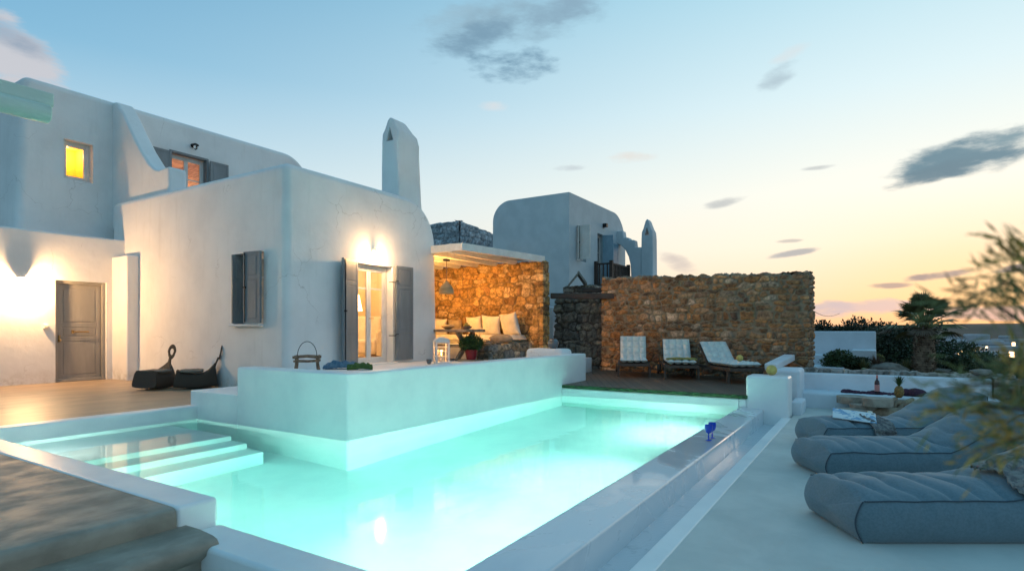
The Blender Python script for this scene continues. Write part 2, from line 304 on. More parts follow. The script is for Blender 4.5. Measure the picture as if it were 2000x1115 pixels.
def rbox(name, x0, x1, y0, y1, z0, z1, mat, r=.03, big=(), parent=None, cuts=(), warp=None, seg=4, extra=None):
    """a block with rounded edges; big: [(axis along which the edge runs, value a, value b, radius)]; cuts: boxes taken out"""
    bm = bmesh.new(); bmesh.ops.create_cube(bm, size=1)
    for v in bm.verts: v.co = ((x0+x1)/2+v.co.x*(x1-x0), (y0+y1)/2+v.co.y*(y1-y0), (z0+z1)/2+v.co.z*(z1-z0))
    for ax, a, b, rad in big:
        k = {'x': (1, 2), 'y': (0, 2), 'z': (0, 1)}[ax]; i = 'xyz'.index(ax)
        es = [e for e in bm.edges if abs(e.verts[0].co[k[0]]-a) < 1e-4 and abs(e.verts[1].co[k[0]]-a) < 1e-4 and abs(e.verts[0].co[k[1]]-b) < 1e-4 and abs(e.verts[1].co[k[1]]-b) < 1e-4]
        bmesh.ops.bevel(bm, geom=es, offset=rad, segments=14, affect='EDGES', profile=.5, clamp_overlap=False)
    es = [e for e in bm.edges if len(e.link_faces) == 2 and e.calc_face_angle(0) > R(40) and not (abs(e.verts[0].co.z-z0) < 1e-4 and abs(e.verts[1].co.z-z0) < 1e-4)]
    if r > 0: bmesh.ops.bevel(bm, geom=es, offset=r, segments=seg, affect='EDGES', profile=.5, clamp_overlap=True)
    if warp:
        for v in bm.verts: v.co = Vector(warp(v.co))
    me = bpy.data.meshes.new(name); bm.to_mesh(me); bm.free()
    if cuts: me = carve(me, cuts)
    finish(me, 30); return wn(link(name, me, mat, parent))
def carve(me, cuts):
    o = bpy.data.objects.new('t', me); COL.objects.link(o); tmp = []
    for c in cuts:
        b = MB(); b.box(*c); m2 = bpy.data.meshes.new('c'); m2.from_pydata(b.v, [], b.f); m2.update(); c2 = bpy.data.objects.new('c', m2); COL.objects.link(c2); tmp.append(c2)
        md = o.modifiers.new('b', 'BOOLEAN'); md.operation = 'DIFFERENCE'; md.solver = 'EXACT'; md.object = c2
    dg = bpy.context.evaluated_depsgraph_get(); new = bpy.data.meshes.new_from_object(o.evaluated_get(dg))
    for x in tmp+[o]: bpy.data.objects.remove(x)
    return new
def fast_mesh(name, v, f, mat, parent=None, local=False, col=None, smooth_=False):
    me = bpy.data.meshes.new(name); n = f.shape[1]
    me.vertices.add(len(v)); me.vertices.foreach_set('co', np.asarray(v, np.float32).ravel())
    me.loops.add(f.size); me.loops.foreach_set('vertex_index', f.astype(np.int32).ravel())
    me.polygons.add(len(f)); me.polygons.foreach_set('loop_start', np.arange(0, f.size, n, dtype=np.int32)); me.polygons.foreach_set('loop_total', np.full(len(f), n, np.int32))
    me.update(calc_edges=True); me.validate()
    if col is not None:
        a = me.color_attributes.new('Col', 'FLOAT_COLOR', 'POINT'); a.data.foreach_set('color', np.c_[col, np.ones(len(col))].astype(np.float32).ravel())
    if smooth_: me.polygons.foreach_set('use_smooth', np.ones(len(f), bool))
    return link(name, me, mat, parent, local)
def leaves(name, pts, nrm, size, mat, parent=None, local=False, aspect=.5, jit=.8):
    """many small folded leaves at pts, roughly along nrm"""
    n = len(pts); d = nrm+RNG.normal(0, jit, (n, 3)); d /= np.linalg.norm(d, axis=1)[:, None]
    q = RNG.normal(0, 1, (n, 3)); a = np.cross(d, q); a /= np.linalg.norm(a, axis=1)[:, None]+1e-9
    s = (size*(.6+.8*RNG.random(n)))[:, None]
    v = np.stack([pts, pts+d*s*.5+a*s*aspect*.5, pts+d*s, pts+d*s*.5-a*s*aspect*.5], 1).reshape(-1, 3)
    f = np.arange(n*4).reshape(-1, 4); return fast_mesh(name, v, f, mat, parent, local)
def clumps(n, blobs, shell=.75):
    """points on ragged blobs: (centre, radii)"""
    w = np.array([b[1][0]*b[1][1]+b[1][1]*b[1][2]+b[1][0]*b[1][2] for b in blobs]); w = w/w.sum(); ids = RNG.choice(len(blobs), n, p=w)
    C = np.array([b[0] for b in blobs], float)[ids]; Rd = np.array([b[1] for b in blobs], float)[ids]
    d = RNG.normal(0, 1, (n, 3)); d /= np.linalg.norm(d, axis=1)[:, None]
    rr = shell+(1-shell)*RNG.random(n)**.6
    k = np.sin(d[:, 0]*6+C[:, 0]*3)*np.sin(d[:, 1]*6+C[:, 1]*2)*np.sin(d[:, 2]*6+1); rr = rr*(1+.16*k+.05*RNG.normal(0, 1, n))
    return C+d*Rd*rr[:, None], d
def worley(s, t, seeds, ax=1.):
    P = np.stack([s.ravel(), t.ravel()], 1); out1 = np.empty(len(P)); out2 = np.empty(len(P)); idx = np.empty(len(P), int)
    for k in range(0, len(P), 8000):
        q = P[k:k+8000]; d = np.sqrt(((q[:, None, 0]-seeds[None, :, 0])*seeds[None, :, 2])**2+((q[:, None, 1]-seeds[None, :, 1])*seeds[None, :, 3])**2)
        i = np.argpartition(d, 1, axis=1)[:, :2]; dd = np.take_along_axis(d, i, 1); o = np.argsort(dd, axis=1)
        dd = np.take_along_axis(dd, o, 1); i = np.take_along_axis(i, o, 1); out1[k:k+8000] = dd[:, 0]; out2[k:k+8000] = dd[:, 1]; idx[k:k+8000] = i[:, 0]
    return out1.reshape(s.shape), out2.reshape(s.shape), idx.reshape(s.shape)
def vnoise(s, t, sc, seed=0):
    r = np.random.default_rng(seed); g = r.random((64, 64)); x = (s*sc) % 63; y = (t*sc) % 63; xi = x.astype(int); yi = y.astype(int); fx = x-xi; fy = y-yi
    fx = fx*fx*(3-2*fx); fy = fy*fy*(3-2*fy)
    return (g[yi, xi]*(1-fx)+g[yi, xi+1]*fx)*(1-fy)+(g[yi+1, xi]*(1-fx)+g[yi+1, xi+1]*fx)*fy-.5
def rubble(name, a, b, z0, z1a, z1b, thick, pal, mortar, label, cat='wall', h=.15, w=.24, relief=.035, joint=.035, step=.016, seed=1, ends='ab', mat=None, group=None, kindp=None, parent=None, rag=.03):
    """a rubble stone wall from a to b (plan points); the face looks to the side on the left hand of b->a ... outward = towards the camera side"""
    a = Vector(a); b = Vector(b); L = (b-a).length; d = (b-a)/L; n = Vector((d.y, -d.x))
    if n.dot(-(a+b)/2) < 0: n = -n
    path = [(a, b, n)]
    if 'a' in ends: path.insert(0, (a-n*thick, a, -d))
    if 'b' in ends: path.append((b, b-n*thick, d))
    rg = np.random.default_rng(seed); Ltot = sum((q-p).length for p, q, _ in path)
    H = max(z1a, z1b)-z0+thick+.1; sd = []; zz = 0
    while zz < H+.2:
        hh = h*rg.uniform(.5, 1.7); xx = -rg.uniform(0, w)
        while xx < Ltot+w:
            ww = w*rg.uniform(.4, 2.0); sd.append((xx+ww/2, zz+hh/2+rg.normal(0, h*.16), 1/ww*w*1.0, 1/hh*w*rg.uniform(.85, 1.1))); xx += ww
        zz += hh
    sd = np.array(sd); Vt = []; Ft = []; Ct = []; off = 0; s0 = 0; pal = np.array(pal)
    cid = rg.integers(0, len(pal), len(sd)); br = rg.uniform(.7, 1.3, len(sd)); hb = rg.uniform(-.4, 1., len(sd)); top = rg.uniform(-1, 1, 400)
    for p, q, nn in path:
        Ls = (q-p).length; ns = max(3, int(Ls/step)); ntt = int((max(z1a, z1b)-z0)/step); nw = max(3, int(thick/step/2))
        s = np.linspace(0, Ls, ns); t = np.r_[np.linspace(0, 1, ntt), 1+np.linspace(0, 1, nw)[1:]]
        Sg, Tg = np.meshgrid(s, t); fr = ((p-a).dot(d)+(q-p).dot(d)*Sg/Ls)/L; ztop = z1a+(z1b-z1a)*np.clip(fr, 0, 1)
        gs = s0+Sg; ti = np.interp(gs.ravel(), np.arange(400)*w*.5, top).reshape(gs.shape); ztop = ztop+np.sign(ti)*rag*np.abs(ti)**.5
        up = np.minimum(Tg, 1)*(ztop-z0); ov = np.maximum(Tg-1, 0)*thick
        wx = gs+.07*vnoise(gs, up+ov, 6, seed)+.02*vnoise(gs, up+ov, 17, seed+1); wy = up+ov+.06*vnoise(gs, up+ov, 6, seed+2)+.02*vnoise(gs, up+ov, 17, seed+3)
        f1, f2, ix = worley(wx, wy, sd); e = (f2-f1); jw = joint*(1+1.2*vnoise(gs, up+ov, 4, seed+4)); k = np.clip((e-jw*.5)/(jw*.7), 0, 1); k = k*k*(3-2*k)
        dsp = relief*(k*(.75+.35*hb[ix]+.5*np.clip(e/.12, 0, 1)*.5)+.6*vnoise(gs, up+ov, 20, seed+5)+.4*vnoise(gs, up+ov, 45, seed+6))
        c = pal[cid[ix]]*br[ix][..., None]; c = c*(1+.9*vnoise(gs, up+ov, 12, seed+7)[..., None]+.9*vnoise(gs, up+ov, 38, seed+9)[..., None]); mo = np.array(mortar)*(1+.5*vnoise(gs, up+ov, 9, seed+8)[..., None])
        c = mo*(1-k[..., None])+c*k[..., None]
        pi = [z[0] for z in path].index(p); ex = np.zeros(Sg.shape+(2,))
        if pi > 0: m_ = path[pi-1][2]; kk = np.clip(1-Sg/.04, 0, 1)[..., None]; ex = ex+kk*np.array([m_.x, m_.y])
        if pi < len(path)-1: m_ = path[pi+1][2]; kk = np.clip(1-(Ls-Sg)/.04, 0, 1)[..., None]; ex = ex+kk*np.array([m_.x, m_.y])
        ex = ex*(dsp*(Tg <= 1))[..., None]
        X = p.x+(q.x-p.x)*Sg/Ls+nn.x*(dsp*(Tg <= 1)-ov)+ex[..., 0]; Y = p.y+(q.y-p.y)*Sg/Ls+nn.y*(dsp*(Tg <= 1)-ov)+ex[..., 1]; Z = z0+up+dsp*(Tg > 1)
        nr, ncn = Sg.shape; Vt.append(np.stack([X, Y, Z], -1).reshape(-1, 3)); Ct.append(np.clip(c, .01, .9).reshape(-1, 3))
        i = (np.arange(nr-1)[:, None]*ncn+np.arange(ncn-1)[None, :]).ravel()+off; Ft.append(np.stack([i, i+1, i+ncn+1, i+ncn], 1)); off += nr*ncn; s0 += Ls
    # back and core
    c0 = [a-n*thick*.98, b-n*thick*.98]; bv = np.array([(c0[0].x, c0[0].y, z0), (c0[1].x, c0[1].y, z0), (c0[1].x, c0[1].y, z1b-.02), (c0[0].x, c0[0].y, z1a-.02)])
    Vt.append(bv); Ct.append(np.tile(pal[0], (4, 1))); Ft.append(np.array([[off, off+1, off+2, off+3]]))
    o = fast_mesh(name, np.concatenate(Vt), np.concatenate(Ft), mat or stone_m, parent, False, np.concatenate(Ct), True)
    if not parent: tag(o, label, cat, group)
    return o
def light(name, kind, loc, energy, col, parent=None, size=.1, rot=None, spot=None, shape=None):
    l = bpy.data.lights.new(name, kind); l.energy = energy; l.color = col
    if kind == 'AREA':
        l.size = size; l.shape = 'DISK'
    elif kind == 'SPOT': l.shadow_soft_size = size; l.spot_size = spot or R(120); l.spot_blend = .6
    else: l.shadow_soft_size = size
    o = bpy.data.objects.new(name, l); COL.objects.link(o); o.location = loc
    if rot: o.rotation_euler = rot
    if parent:
        o.parent = parent; o.matrix_parent_inverse = (Matrix.Translation(parent.location) @ parent.rotation_euler.to_matrix().to_4x4()).inverted()
    return o
def dup(o, loc=None, rz=None, label=None, group=None):
    r = o.copy(); COL.objects.link(r)
    if loc is not None: r.location = loc
    if rz is not None: r.rotation_euler = (0, 0, rz)
    if label: r['label'] = label
    if group: r['group'] = group
    for ch in list(o.children):
        c = ch.copy(); COL.objects.link(c); c.parent = r; c.matrix_parent_inverse = ch.matrix_parent_inverse.copy()
        for g in ch.children: h = g.copy(); COL.objects.link(h); h.parent = c; h.matrix_parent_inverse = g.matrix_parent_inverse.copy()
    return r
# ================================================================== the setting
def struct(o): return tag(o, kind='structure')
PZ = -.30; WZ = -.18
# terrain: the villa stands on a rise, the land falls away and climbs again to a far ridge
rr = np.r_[0, np.geomspace(6, 3500, 70)]; aa = np.linspace(0, 2*PI, 181); Rg, Ag = np.meshgrid(rr, aa); X = Rg*np.cos(Ag); Y = Rg*np.sin(Ag)
zz = np.interp(Rg, [0, 24, 34, 70, 130, 260, 460, 700, 3500], [-1.9, -1.9, -2.4, -4.2, -5.0, -5.4, 3.2, 1.5, -20])
zz += (vnoise(X+900, Y+900, .02, 3)*1.6+vnoise(X+900, Y+900, .006, 4)*3)*np.clip((Rg-60)/200, 0, 1)
n0, n1 = Rg.shape; i = (np.arange(n0-1)[:, None]*n1+np.arange(n1-1)[None, :]).ravel()
struct(fast_mesh('ground', np.stack([X, Y, zz], -1).reshape(-1, 3), np.stack([i, i+1, i+n1+1, i+n1], 1)[:, ::-1], terrain_m, smooth_=True))
# pool
b = MB(); b.box(2.15, 9.8, 1.8, 8.05, -1.75, -1.5); b.box(1.90, 2.15, 1.5, 8.3, -1.75, -.26); b.box(2.15, 9.98, 1.55, 1.8, -1.75, -.26); b.box(9.8, 10.0, 1.69, 1.8, -1.0, -.04); b.box(2.15, 4.8, 8.05, 8.28, -1.75, -.25); b.box(9.8, 10.0, 1.8, 5.3, -1.75, -.04)
struct(b.build('pool_basin', plaster_pool, bev=.02))
b = MB(); b.prism([(8.06, -1.5), (8.06, -.44), (6.66, -.44), (6.64, -.46), (6.64, -.70), (6.34, -.70), (6.32, -.72), (6.32, -.97), (6.02, -.97), (6.0, -.99), (6.0, -1.5)], 'x', 2.15, 4.14)
for k in range(len(b.v)): b.v[k] = (b.v[k][0], b.v[k][1], b.v[k][2])
struct(b.build('pool_steps', plaster_pool, bev=.018, ang=50))
b = MB(); b.box(1.99, 9.9, 1.65, 8.15, -1.6, WZ); struct(b.build('pool_water', water_m))
# copings: the low overflow edges at water level and the raised ones at terrace level
def slope_edge(v): return (v.x, v.y, v.z-.02*max(0., min(1., (1.62-v.y)/.2)) if v.y < 1.7 and v.z > -.4 else v.z)
cp = rbox('overflow_coping', 1.86, 9.82, 1.43, 1.80, -1.7, -.172, plaster_wet, r=.022, warp=slope_edge); struct(cp)
cp = rbox('pool_coping', 1.86, 2.145, 1.80, 3.56, -1.7, -.168, plaster_pool, r=.03); struct(cp)
cp = rbox('pool_coping', 1.87, 2.13, 3.56, 8.30, -1.6, .004, plaster_pool, r=.028); struct(cp)
cp = rbox('pool_coping', 2.13, 4.52, 8.04, 8.27, -1.6, .004, plaster_pool, r=.018); struct(cp)
# overflow gutter
b = MB(); b.prism([(1.45, -.9), (1.45, -.40), (1.425, -.415), (1.30, -.418), (1.20, -.39), (1.165, -.36), (1.165, -.9)], 'x', -3, 9.82); struct(b.build('overflow_gutter', plaster_gutter, bev=.006))
struct(rbox('gutter_kerb', -3, 9.82, 1.04, 1.17, -1.2, -.292, plaster_pool, r=.012))
# paved grounds
b = MB(); b.box(-6, 14.5, -9, 1.045, -1.8, PZ); b.box(-6, 1.87, 1.045, 3.3, -1.8, PZ-.14); struct(b.build('patio_floor', cement_patio))
struct(rbox('terrace_floor', -9, 6.4, 8.26, 14.3, -1.9, 0, concrete, r=.01))
def lip(v):
    k = max(0., 1-abs(v.y-3.55)/.25); return (v.x, v.y+.02*mnoise.noise(v*3)*k, v.z)
def slabgrid(name, x0, x1, prof, mat, wob=.006, n=90, jag=0):
    """a slab given by its (y, z) profile, extruded along x with an uneven hand-trowelled edge"""
    vs = []; fs = []; m = len(prof)
    for i in range(n+1):
        x = x0+(x1-x0)*(i/n)**.6
        for j, (y, z) in enumerate(prof):
            k = 1 if 0 < j < m-2 else 0
            vs.append((x+(mnoise.noise(Vector((3, y*5, z*5)))*.03*jag if i == n else 0), y+k*wob*2*mnoise.noise(Vector((x*2.2, y*2, z*4))), z+k*wob*.5*mnoise.noise(Vector((x*3+9, y*3, z*3)))))
    for i in range(n):
        for j in range(m-1): a = i*m+j; fs.append((a, a+1, a+m+1, a+m))
    fs.append(tuple(range(n*m, n*m+m)))
    b = MB(); b.add(vs, fs); return b.build(name, mat, ang=50)
struct(slabgrid('terrace_slab', -9, 1.868, [(8.27, 0), (6.0, 0), (3.75, 0), (3.61, 0), (3.578, -.006), (3.562, -.02), (3.556, -.06), (3.56, -.12), (3.56, -.5)], concrete_old))
struct(slabgrid('terrace_ledge', -9, 1.93, [(3.60, -.118), (3.42, -.120), (3.27, -.124), (3.225, -.137), (3.21, -.165), (3.225, -.215), (3.28, -.26), (3.28, -.9)], concrete_old, wob=.010, jag=1))
# raised terrace behind the parapet, and the step up to it
b = MB(); b.box(4.74, 6.24, 5.2, 7.08, -1.6, .38); b.box(6.24, 10.9, 5.2, 8.42, -1.6, .38); b.box(10.26, 13.2, 5.9, 14, -1.6, .38); struct(b.build('raised_terrace', plaster, bev=.01))
struct(rbox('terrace_step', 4.5, 6.25, 7.09, 8.22, -1.6, .215, plaster_pool, r=.02))
# parapet
bm_ = MB(); bm_.prism([(4.5, 5.0), (10.9, 5.0), (10.9, 5.27), (4.77, 5.27), (4.77, 7.1), (4.5, 7.1)], 'z', -1.6, .58)
tag(bm_.build('parapet_wall', plaster_pool, bev=.025, seg=3), 'white L-shaped parapet rising straight from the pool, lit turquoise', 'wall')
tag(rbox('low_wall', 10.35, 10.86, 5.28, 6.15, .2, .68, plaster, r=.09), 'rounded pinkish white stub of wall behind the far end of the pool parapet', 'wall')
# wooden deck
b = MB(); b.prism([(9.82, 1.67), (14.6, .6), (14.6, 7.6), (10.92, 7.6), (10.92, 4.99), (9.82, 4.99)], 'z', -.045, .024); struct(b.build('wooden_deck', deck_m))
b = MB(); b.box(9.79, 9.822, 1.67, 4.992, -.035, .018); struct(b.build('deck_edging', moss)); b = MB(); b.box(10.0, 14.6, 1.72, 5.2, -1.5, -.05); struct(b.build('deck_base', concrete_old))
# garden bed behind the bench wall
b = MB(); n = 40
for i in range(n+1):
    for j in range(n+1):
        x = 12.3+9*i/n; y = 1.6-11*j/n; b.v.append((x, y, .16-.05*(x-12.3)+.12*mnoise.noise(Vector((x, y, 0)))+.05*mnoise.noise(Vector((x*3, y*3, 2))))); 
for i in range(n):
    for j in range(n): a = i*(n+1)+j; b.f.append((a, a+1, a+n+2, a+n+1)); b.m.append(0)
struct(b.build('garden_soil', soil))
# ================================================================== houses
def paneled(b, x0, x1, z0, z1, splits, t=.035, fw=.075, mt=None):
    """a door or shutter leaf in its own plane: local x across, y out, z up; raised frame round sunk panels"""
    b.box(x0, x1, -t*.35, t*.35, z0, z1, mt)
    for f in (-1, 1):
        y0, y1 = (t*.35, t*.5) if f > 0 else (-t*.5, -t*.35)
        b.box(x0, x0+fw, y0, y1, z0, z1, mt); b.box(x1-fw, x1, y0, y1, z0, z1, mt)
        zs = [z0]+splits+[z1]
        for k, z in enumerate(zs):
            a, c = (z, z+fw) if k == 0 else ((z-fw, z) if k == len(zs)-1 else (z-fw*.5, z+fw*.5)); b.box(x0+fw, x1-fw, y0, y1, a, c, mt)
        for k in range(len(zs)-1):
            a = zs[k]+(fw if k == 0 else fw*.5)+.028; c = zs[k+1]-(fw if k == len(zs)-2 else fw*.5)-.028
            b.box(x0+fw+.028, x1-fw-.028, y0 if f < 0 else t*.35, y1 if f > 0 else -t*.35, a, c, mt)
def leaf_mt(hinge, rz): return Matrix.Translation(hinge) @ Matrix.Rotation(rz, 4, 'Z')
def shutter(parent, hinge, rz, w, z0, z1, splits, mat, bolt=True, label=None, fw=.06):
    mt = leaf_mt(Vector((hinge[0], hinge[1], 0)), rz); b = MB(); paneled(b, 0, w, z0, z1, splits, .045, fw, mt)
    o = b.build('shutter', mat, parent, bev=.004)
    if label: o['label'] = label
    if bolt:
        for f in (1,):
            h = MB(); zb = z0+.03; y = -.03 if bolt == 2 else .03
            h.tube([mt @ Vector((w*.90, y, z0+.02)), mt @ Vector((w*.90, y, z1-.02))], .008, 6); h.box(w*.84, w*.96, min(y, 0)-.004, max(y, 0)+.02, (z0+z1)/2-.015, (z0+z1)/2+.015, mt); h.build('shutter_bolt', iron, o)
    return o
def frame(b, x0, x1, z0, z1, fw, y0, y1, mt=None):
    b.box(x0, x0+fw, y0, y1, z0, z1, mt); b.box(x1-fw, x1, y0, y1, z0, z1, mt); b.box(x0+fw, x1-fw, y0, y1, z0, z0+fw, mt); b.box(x0+fw, x1-fw, y0, y1, z1-fw, z1, mt)
def casement(parent, name, o3, ax, w, z0, z1, leavesn, bars, mat=white_paint, fw=.05, gl=True, lab=None):
    """window in an opening: o3 its lower corner, ax = 'x' or 'y' the direction it runs in"""
    mt = Matrix.Translation((o3[0], o3[1], 0)) @ Matrix.Rotation(0 if ax == 'x' else PI/2, 4, 'Z')
    b = MB(); frame(b, 0, w, z0, z1, fw, -.03, .03, mt); win = b.build(name, mat, parent, bev=.005)
    if lab: win['label'] = lab
    lw = (w-2*fw)/leavesn
    b = MB(); g = MB()
    for k in range(leavesn):
        xa = fw+k*lw+.003; xb = fw+(k+1)*lw-.003; frame(b, xa, xb, z0+fw+.003, z1-fw-.003, fw*.9, -.022, .022, mt)
        for zb in bars: b.box(xa+fw*.9, xb-fw*.9, -.014, .014, zb-.014, zb+.014, mt)
        g.box(xa+fw*.5, xb-fw*.5, -.003, .003, z0+fw*1.5, z1-fw*1.5, mt)
    b.build('sash', mat, win, bev=.004)
    if gl: g.build('pane', glass, win)
    return win
def lining(parent, x0, x1, y0, y1, z0, z1, open_side, mat, t=.02, name='room'):
    b = MB(); S_ = {'x0': (x0, x0+t, y0, y1, z0, z1), 'x1': (x1-t, x1, y0, y1, z0, z1), 'y0': (x0, x1, y0, y0+t, z0, z1), 'y1': (x0, x1, y1-t, y1, z0, z1), 'z0': (x0, x1, y0, y1, z0, z0+t), 'z1': (x0, x1, y0, y1, z1-t, z1)}
    ins = {'x0': (x0, x0+t, y0+t, y1-t, z0+t, z1-t), 'x1': (x1-t, x1, y0+t, y1-t, z0+t, z1-t), 'y0': (x0+t, x1-t, y0, y0+t, z0+t, z1-t), 'y1': (x0+t, x1-t, y1-t, y1, z0+t, z1-t), 'z0': S_['z0'], 'z1': S_['z1']}
    for k, v in ins.items():
        if k != open_side: b.box(*v)
    return b.build(name, mat, parent)
# ---- the main house: low front block, taller block behind, entrance wing
house = thing('villa', 'main white plastered villa beside the pool, two storeys with grey shutters', 'house', (6.2, 8.4, 0))
def wf(v):   # walls lean in a little towards the roof
    k = max(0, v.z)/3.94; return (v.x-(.12*k if v.x > 9 else -.03*k), v.y+.03*k*(v.y < 10), v.z+.02*mnoise.noise(Vector((v.x*.6, v.y*.6, 5)))*k)
rbox('front_block', 6.2, 10.3, 8.4, 14.6, -1.2, 3.94, plaster, r=.13, big=[('y', 10.3, 3.94, .95)], parent=house, seg=6, warp=wf,
     cuts=[(7.79, 8.8, 8.0, 8.72, .40, 2.37), (6.55, 9.9, 8.715, 13.4, .40, 3.1), (5.9, 6.56, 9.02, 9.9, 1.17, 2.45), (5.9, 6.3, 13.3, 13.4, -9, -8)])
lining(house, 6.56, 9.89, 8.72, 13.39, .405, 3.09, 'y0', room_warm)
# inner front wall of the room either side of the door
b = MB(); b.box(6.56, 7.78, 8.725, 8.74, .41, 3.08); b.box(8.81, 9.88, 8.725, 8.74, .41, 3.08); b.box(7.78, 8.81, 8.725, 8.74, 2.38, 3.08); b.build('inner_wall', room_warm, house)
def wu(v): k = max(0, v.z)/6.4; return (v.x+(.22*k if v.x < 6 else 0), v.y+.02*k, v.z+.03*mnoise.noise(Vector((v.x*.5, v.y*.5, 1))))
rbox('upper_block', 4.52, 12.05, 15.0, 22.0, 2.0, 6.42, plaster, r=.16, big=[('y', 12.05, 6.42, .95)], parent=house, seg=6, warp=wu,
     cuts=[(5.46, 6.02, 14.5, 15.9, 4.4, 5.27), (7.72, 8.68, 14.5, 16.4, 3.75, 5.59)])
rbox('entrance_block', -9, 6.5, 14.0, 15.3, -1.0, 3.05, plaster, r=.05, parent=house, cuts=[(4.95, 5.87, 13.8, 14.26, -.001, 2.08)])
rbox('roof_terrace', 6.6, 12.4, 14.2, 15.6, -.5, 3.75, plaster, r=.1, parent=house)
rbox('pier', 5.98, 6.24, 13.36, 14.05, -.5, 2.66, plaster, r=.045, parent=house)
# wing wall beside the upper window with its sweeping top
pr = [(15.2, 3.4), (15.2, 6.40), (14.85, 6.36), (14.55, 6.05), (14.2, 5.6), (13.8, 5.12), (13.4, 4.72), (13.15, 4.55), (12.95, 4.50), (12.6, 4.52), (12.55, 4.50), (12.55, 3.4)]
b = MB(); b.prism(pr, 'x', 6.42, 6.80); o = b.build('wing_wall', plaster, house, bev=.05, seg=3, ang=50)
# entrance door
b = MB(); mt = Matrix.Translation((4.95, 14.13, 0)); frame(b, 0, .92, 0, 2.08, .06, -.07, .02, mt); b.box(0, .92, -.09, .05, -.0, .035, mt); dfr = b.build('door_frame', taupe_paint, house, bev=.006)
b = MB(); paneled(b, .065, .855, .04, 2.02, [.88, 1.17], .05, .085, Matrix.Translation((4.95, 14.14, 0))); dr = b.build('door', taupe_paint, house, bev=.005)
b = MB(); b.tube([(5.28, 14.06, 1.03), (5.56, 14.06, 1.03)], .014, 10); b.tube([(5.29, 14.06, 1.03), (5.29, 14.12, 1.03)], .011, 8); b.tube([(5.55, 14.06, 1.03), (5.55, 14.12, 1.03)], .011, 8); b.box(5.265, 5.31, 14.095, 14.11, .995, 1.065); b.build('handle', brass, dr, bev=.002)
b = MB(); b.lathe([(.001, -.03), (.022, -.02), (.028, 0), (.02, .02), (.001, .03)], n=12, mt=Matrix.Translation((5.045, 14.055, .86)) @ Matrix.Rotation(PI/2, 4, 'X')); b.box(5.03, 5.06, 14.07, 14.112, .82, .96); b.build('knob', brass, dr)
# window and shutters in the side wall
w1 = casement(house, 'window', (6.42, 9.02), 'y', .88, 1.17, 2.45, 2, [2.02])
b = MB(); b.box(6.12, 6.42, 9.0, 9.92, 1.13, 1.172); b.build('sill', plaster, w1, bev=.012)
shutter(house, (6.12, 8.96), PI/2+R(7), .40, 1.19, 2.44, [1.98], grey_paint, 1)
shutter(house, (6.17, 9.89), -R(8), .24, 1.19, 2.44, [1.98], grey_paint, False, fw=.045)
# french door
fd = casement(house, 'french_door', (7.80, 8.62), 'x', .99, .40, 2.36, 2, [1.9], fw=.06, lab='glazed double door of white wood')
b = MB(); b.tube([(8.29, 8.58, 1.3), (8.29, 8.54, 1.3), (8.37, 8.54, 1.3)], .009, 8); b.build('handle', brass, fd)
s1 = shutter(house, (7.78, 8.375), PI+R(16), .50, .44, 2.40, [.98+.05, 1.95], grey_paint, 1)
s2 = shutter(house, (8.82, 8.36), -R(3), .49, .44, 2.40, [.98+.05, 1.95], grey_paint, False)
for z in (.95, 2.05): b = MB(); b.tube([(8.70, 8.43, z), (8.70, 8.34, z), (8.80, 8.34, z), (8.80, 8.32, z+.03), (8.86, 8.32, z+.03)], .010, 6); b.build('hinge', iron, s2)
b = MB(); b.box(7.76, 8.83, 8.24, 8.66, .36, .402); b.build('threshold', plaster, house, bev=.01)
# yellow bathroom window, hopper tilted in
lining(house, 5.465, 6.015, 15.26, 15.89, 4.405, 5.265, 'y0', room_yellow)
yw = casement(house, 'window', (5.46, 15.2), 'x', .56, 4.4, 5.27, 1, [], fw=.055, gl=False, lab='small square window glowing yellow')
b = MB(); mt = Matrix.Translation((5.53, 15.26, 4.46)) @ Matrix.Rotation(R(-7), 4, 'Z'); frame(b, 0, .42, 0, .74, .045, -.02, .02, mt); b.build('open_sash', white_paint, yw, bev=.004)
light('bathroom_light', 'POINT', (5.74, 15.6, 5.1), 13, (1, .70, .30), house, .05)
# upper window with orange room
lining(house, 7.725, 8.675, 15.26, 16.39, 3.755, 5.585, 'y0', room_orange)
casement(house, 'window', (7.74, 15.2), 'x', .92, 3.8, 5.56, 2, [5.0, 4.5], fw=.05)
b = MB(); mt = Matrix.Translation((7.72, 15.1, 0)); frame(b, -.02, .98, 3.76, 5.62, .05, -.11, .06, mt); b.build('window_frame', grey_paint, house, bev=.004)
shutter(house, (7.70, 14.93), PI, .46, 3.8, 5.56, [4.7], grey_paint, False); shutter(house, (8.70, 14.93), -R(2), .50, 3.8, 5.56, [4.9], grey_paint, False)
light('bedroom_light', 'POINT', (8.2, 15.9, 4.6), 13, (1, .62, .34), house, .08)
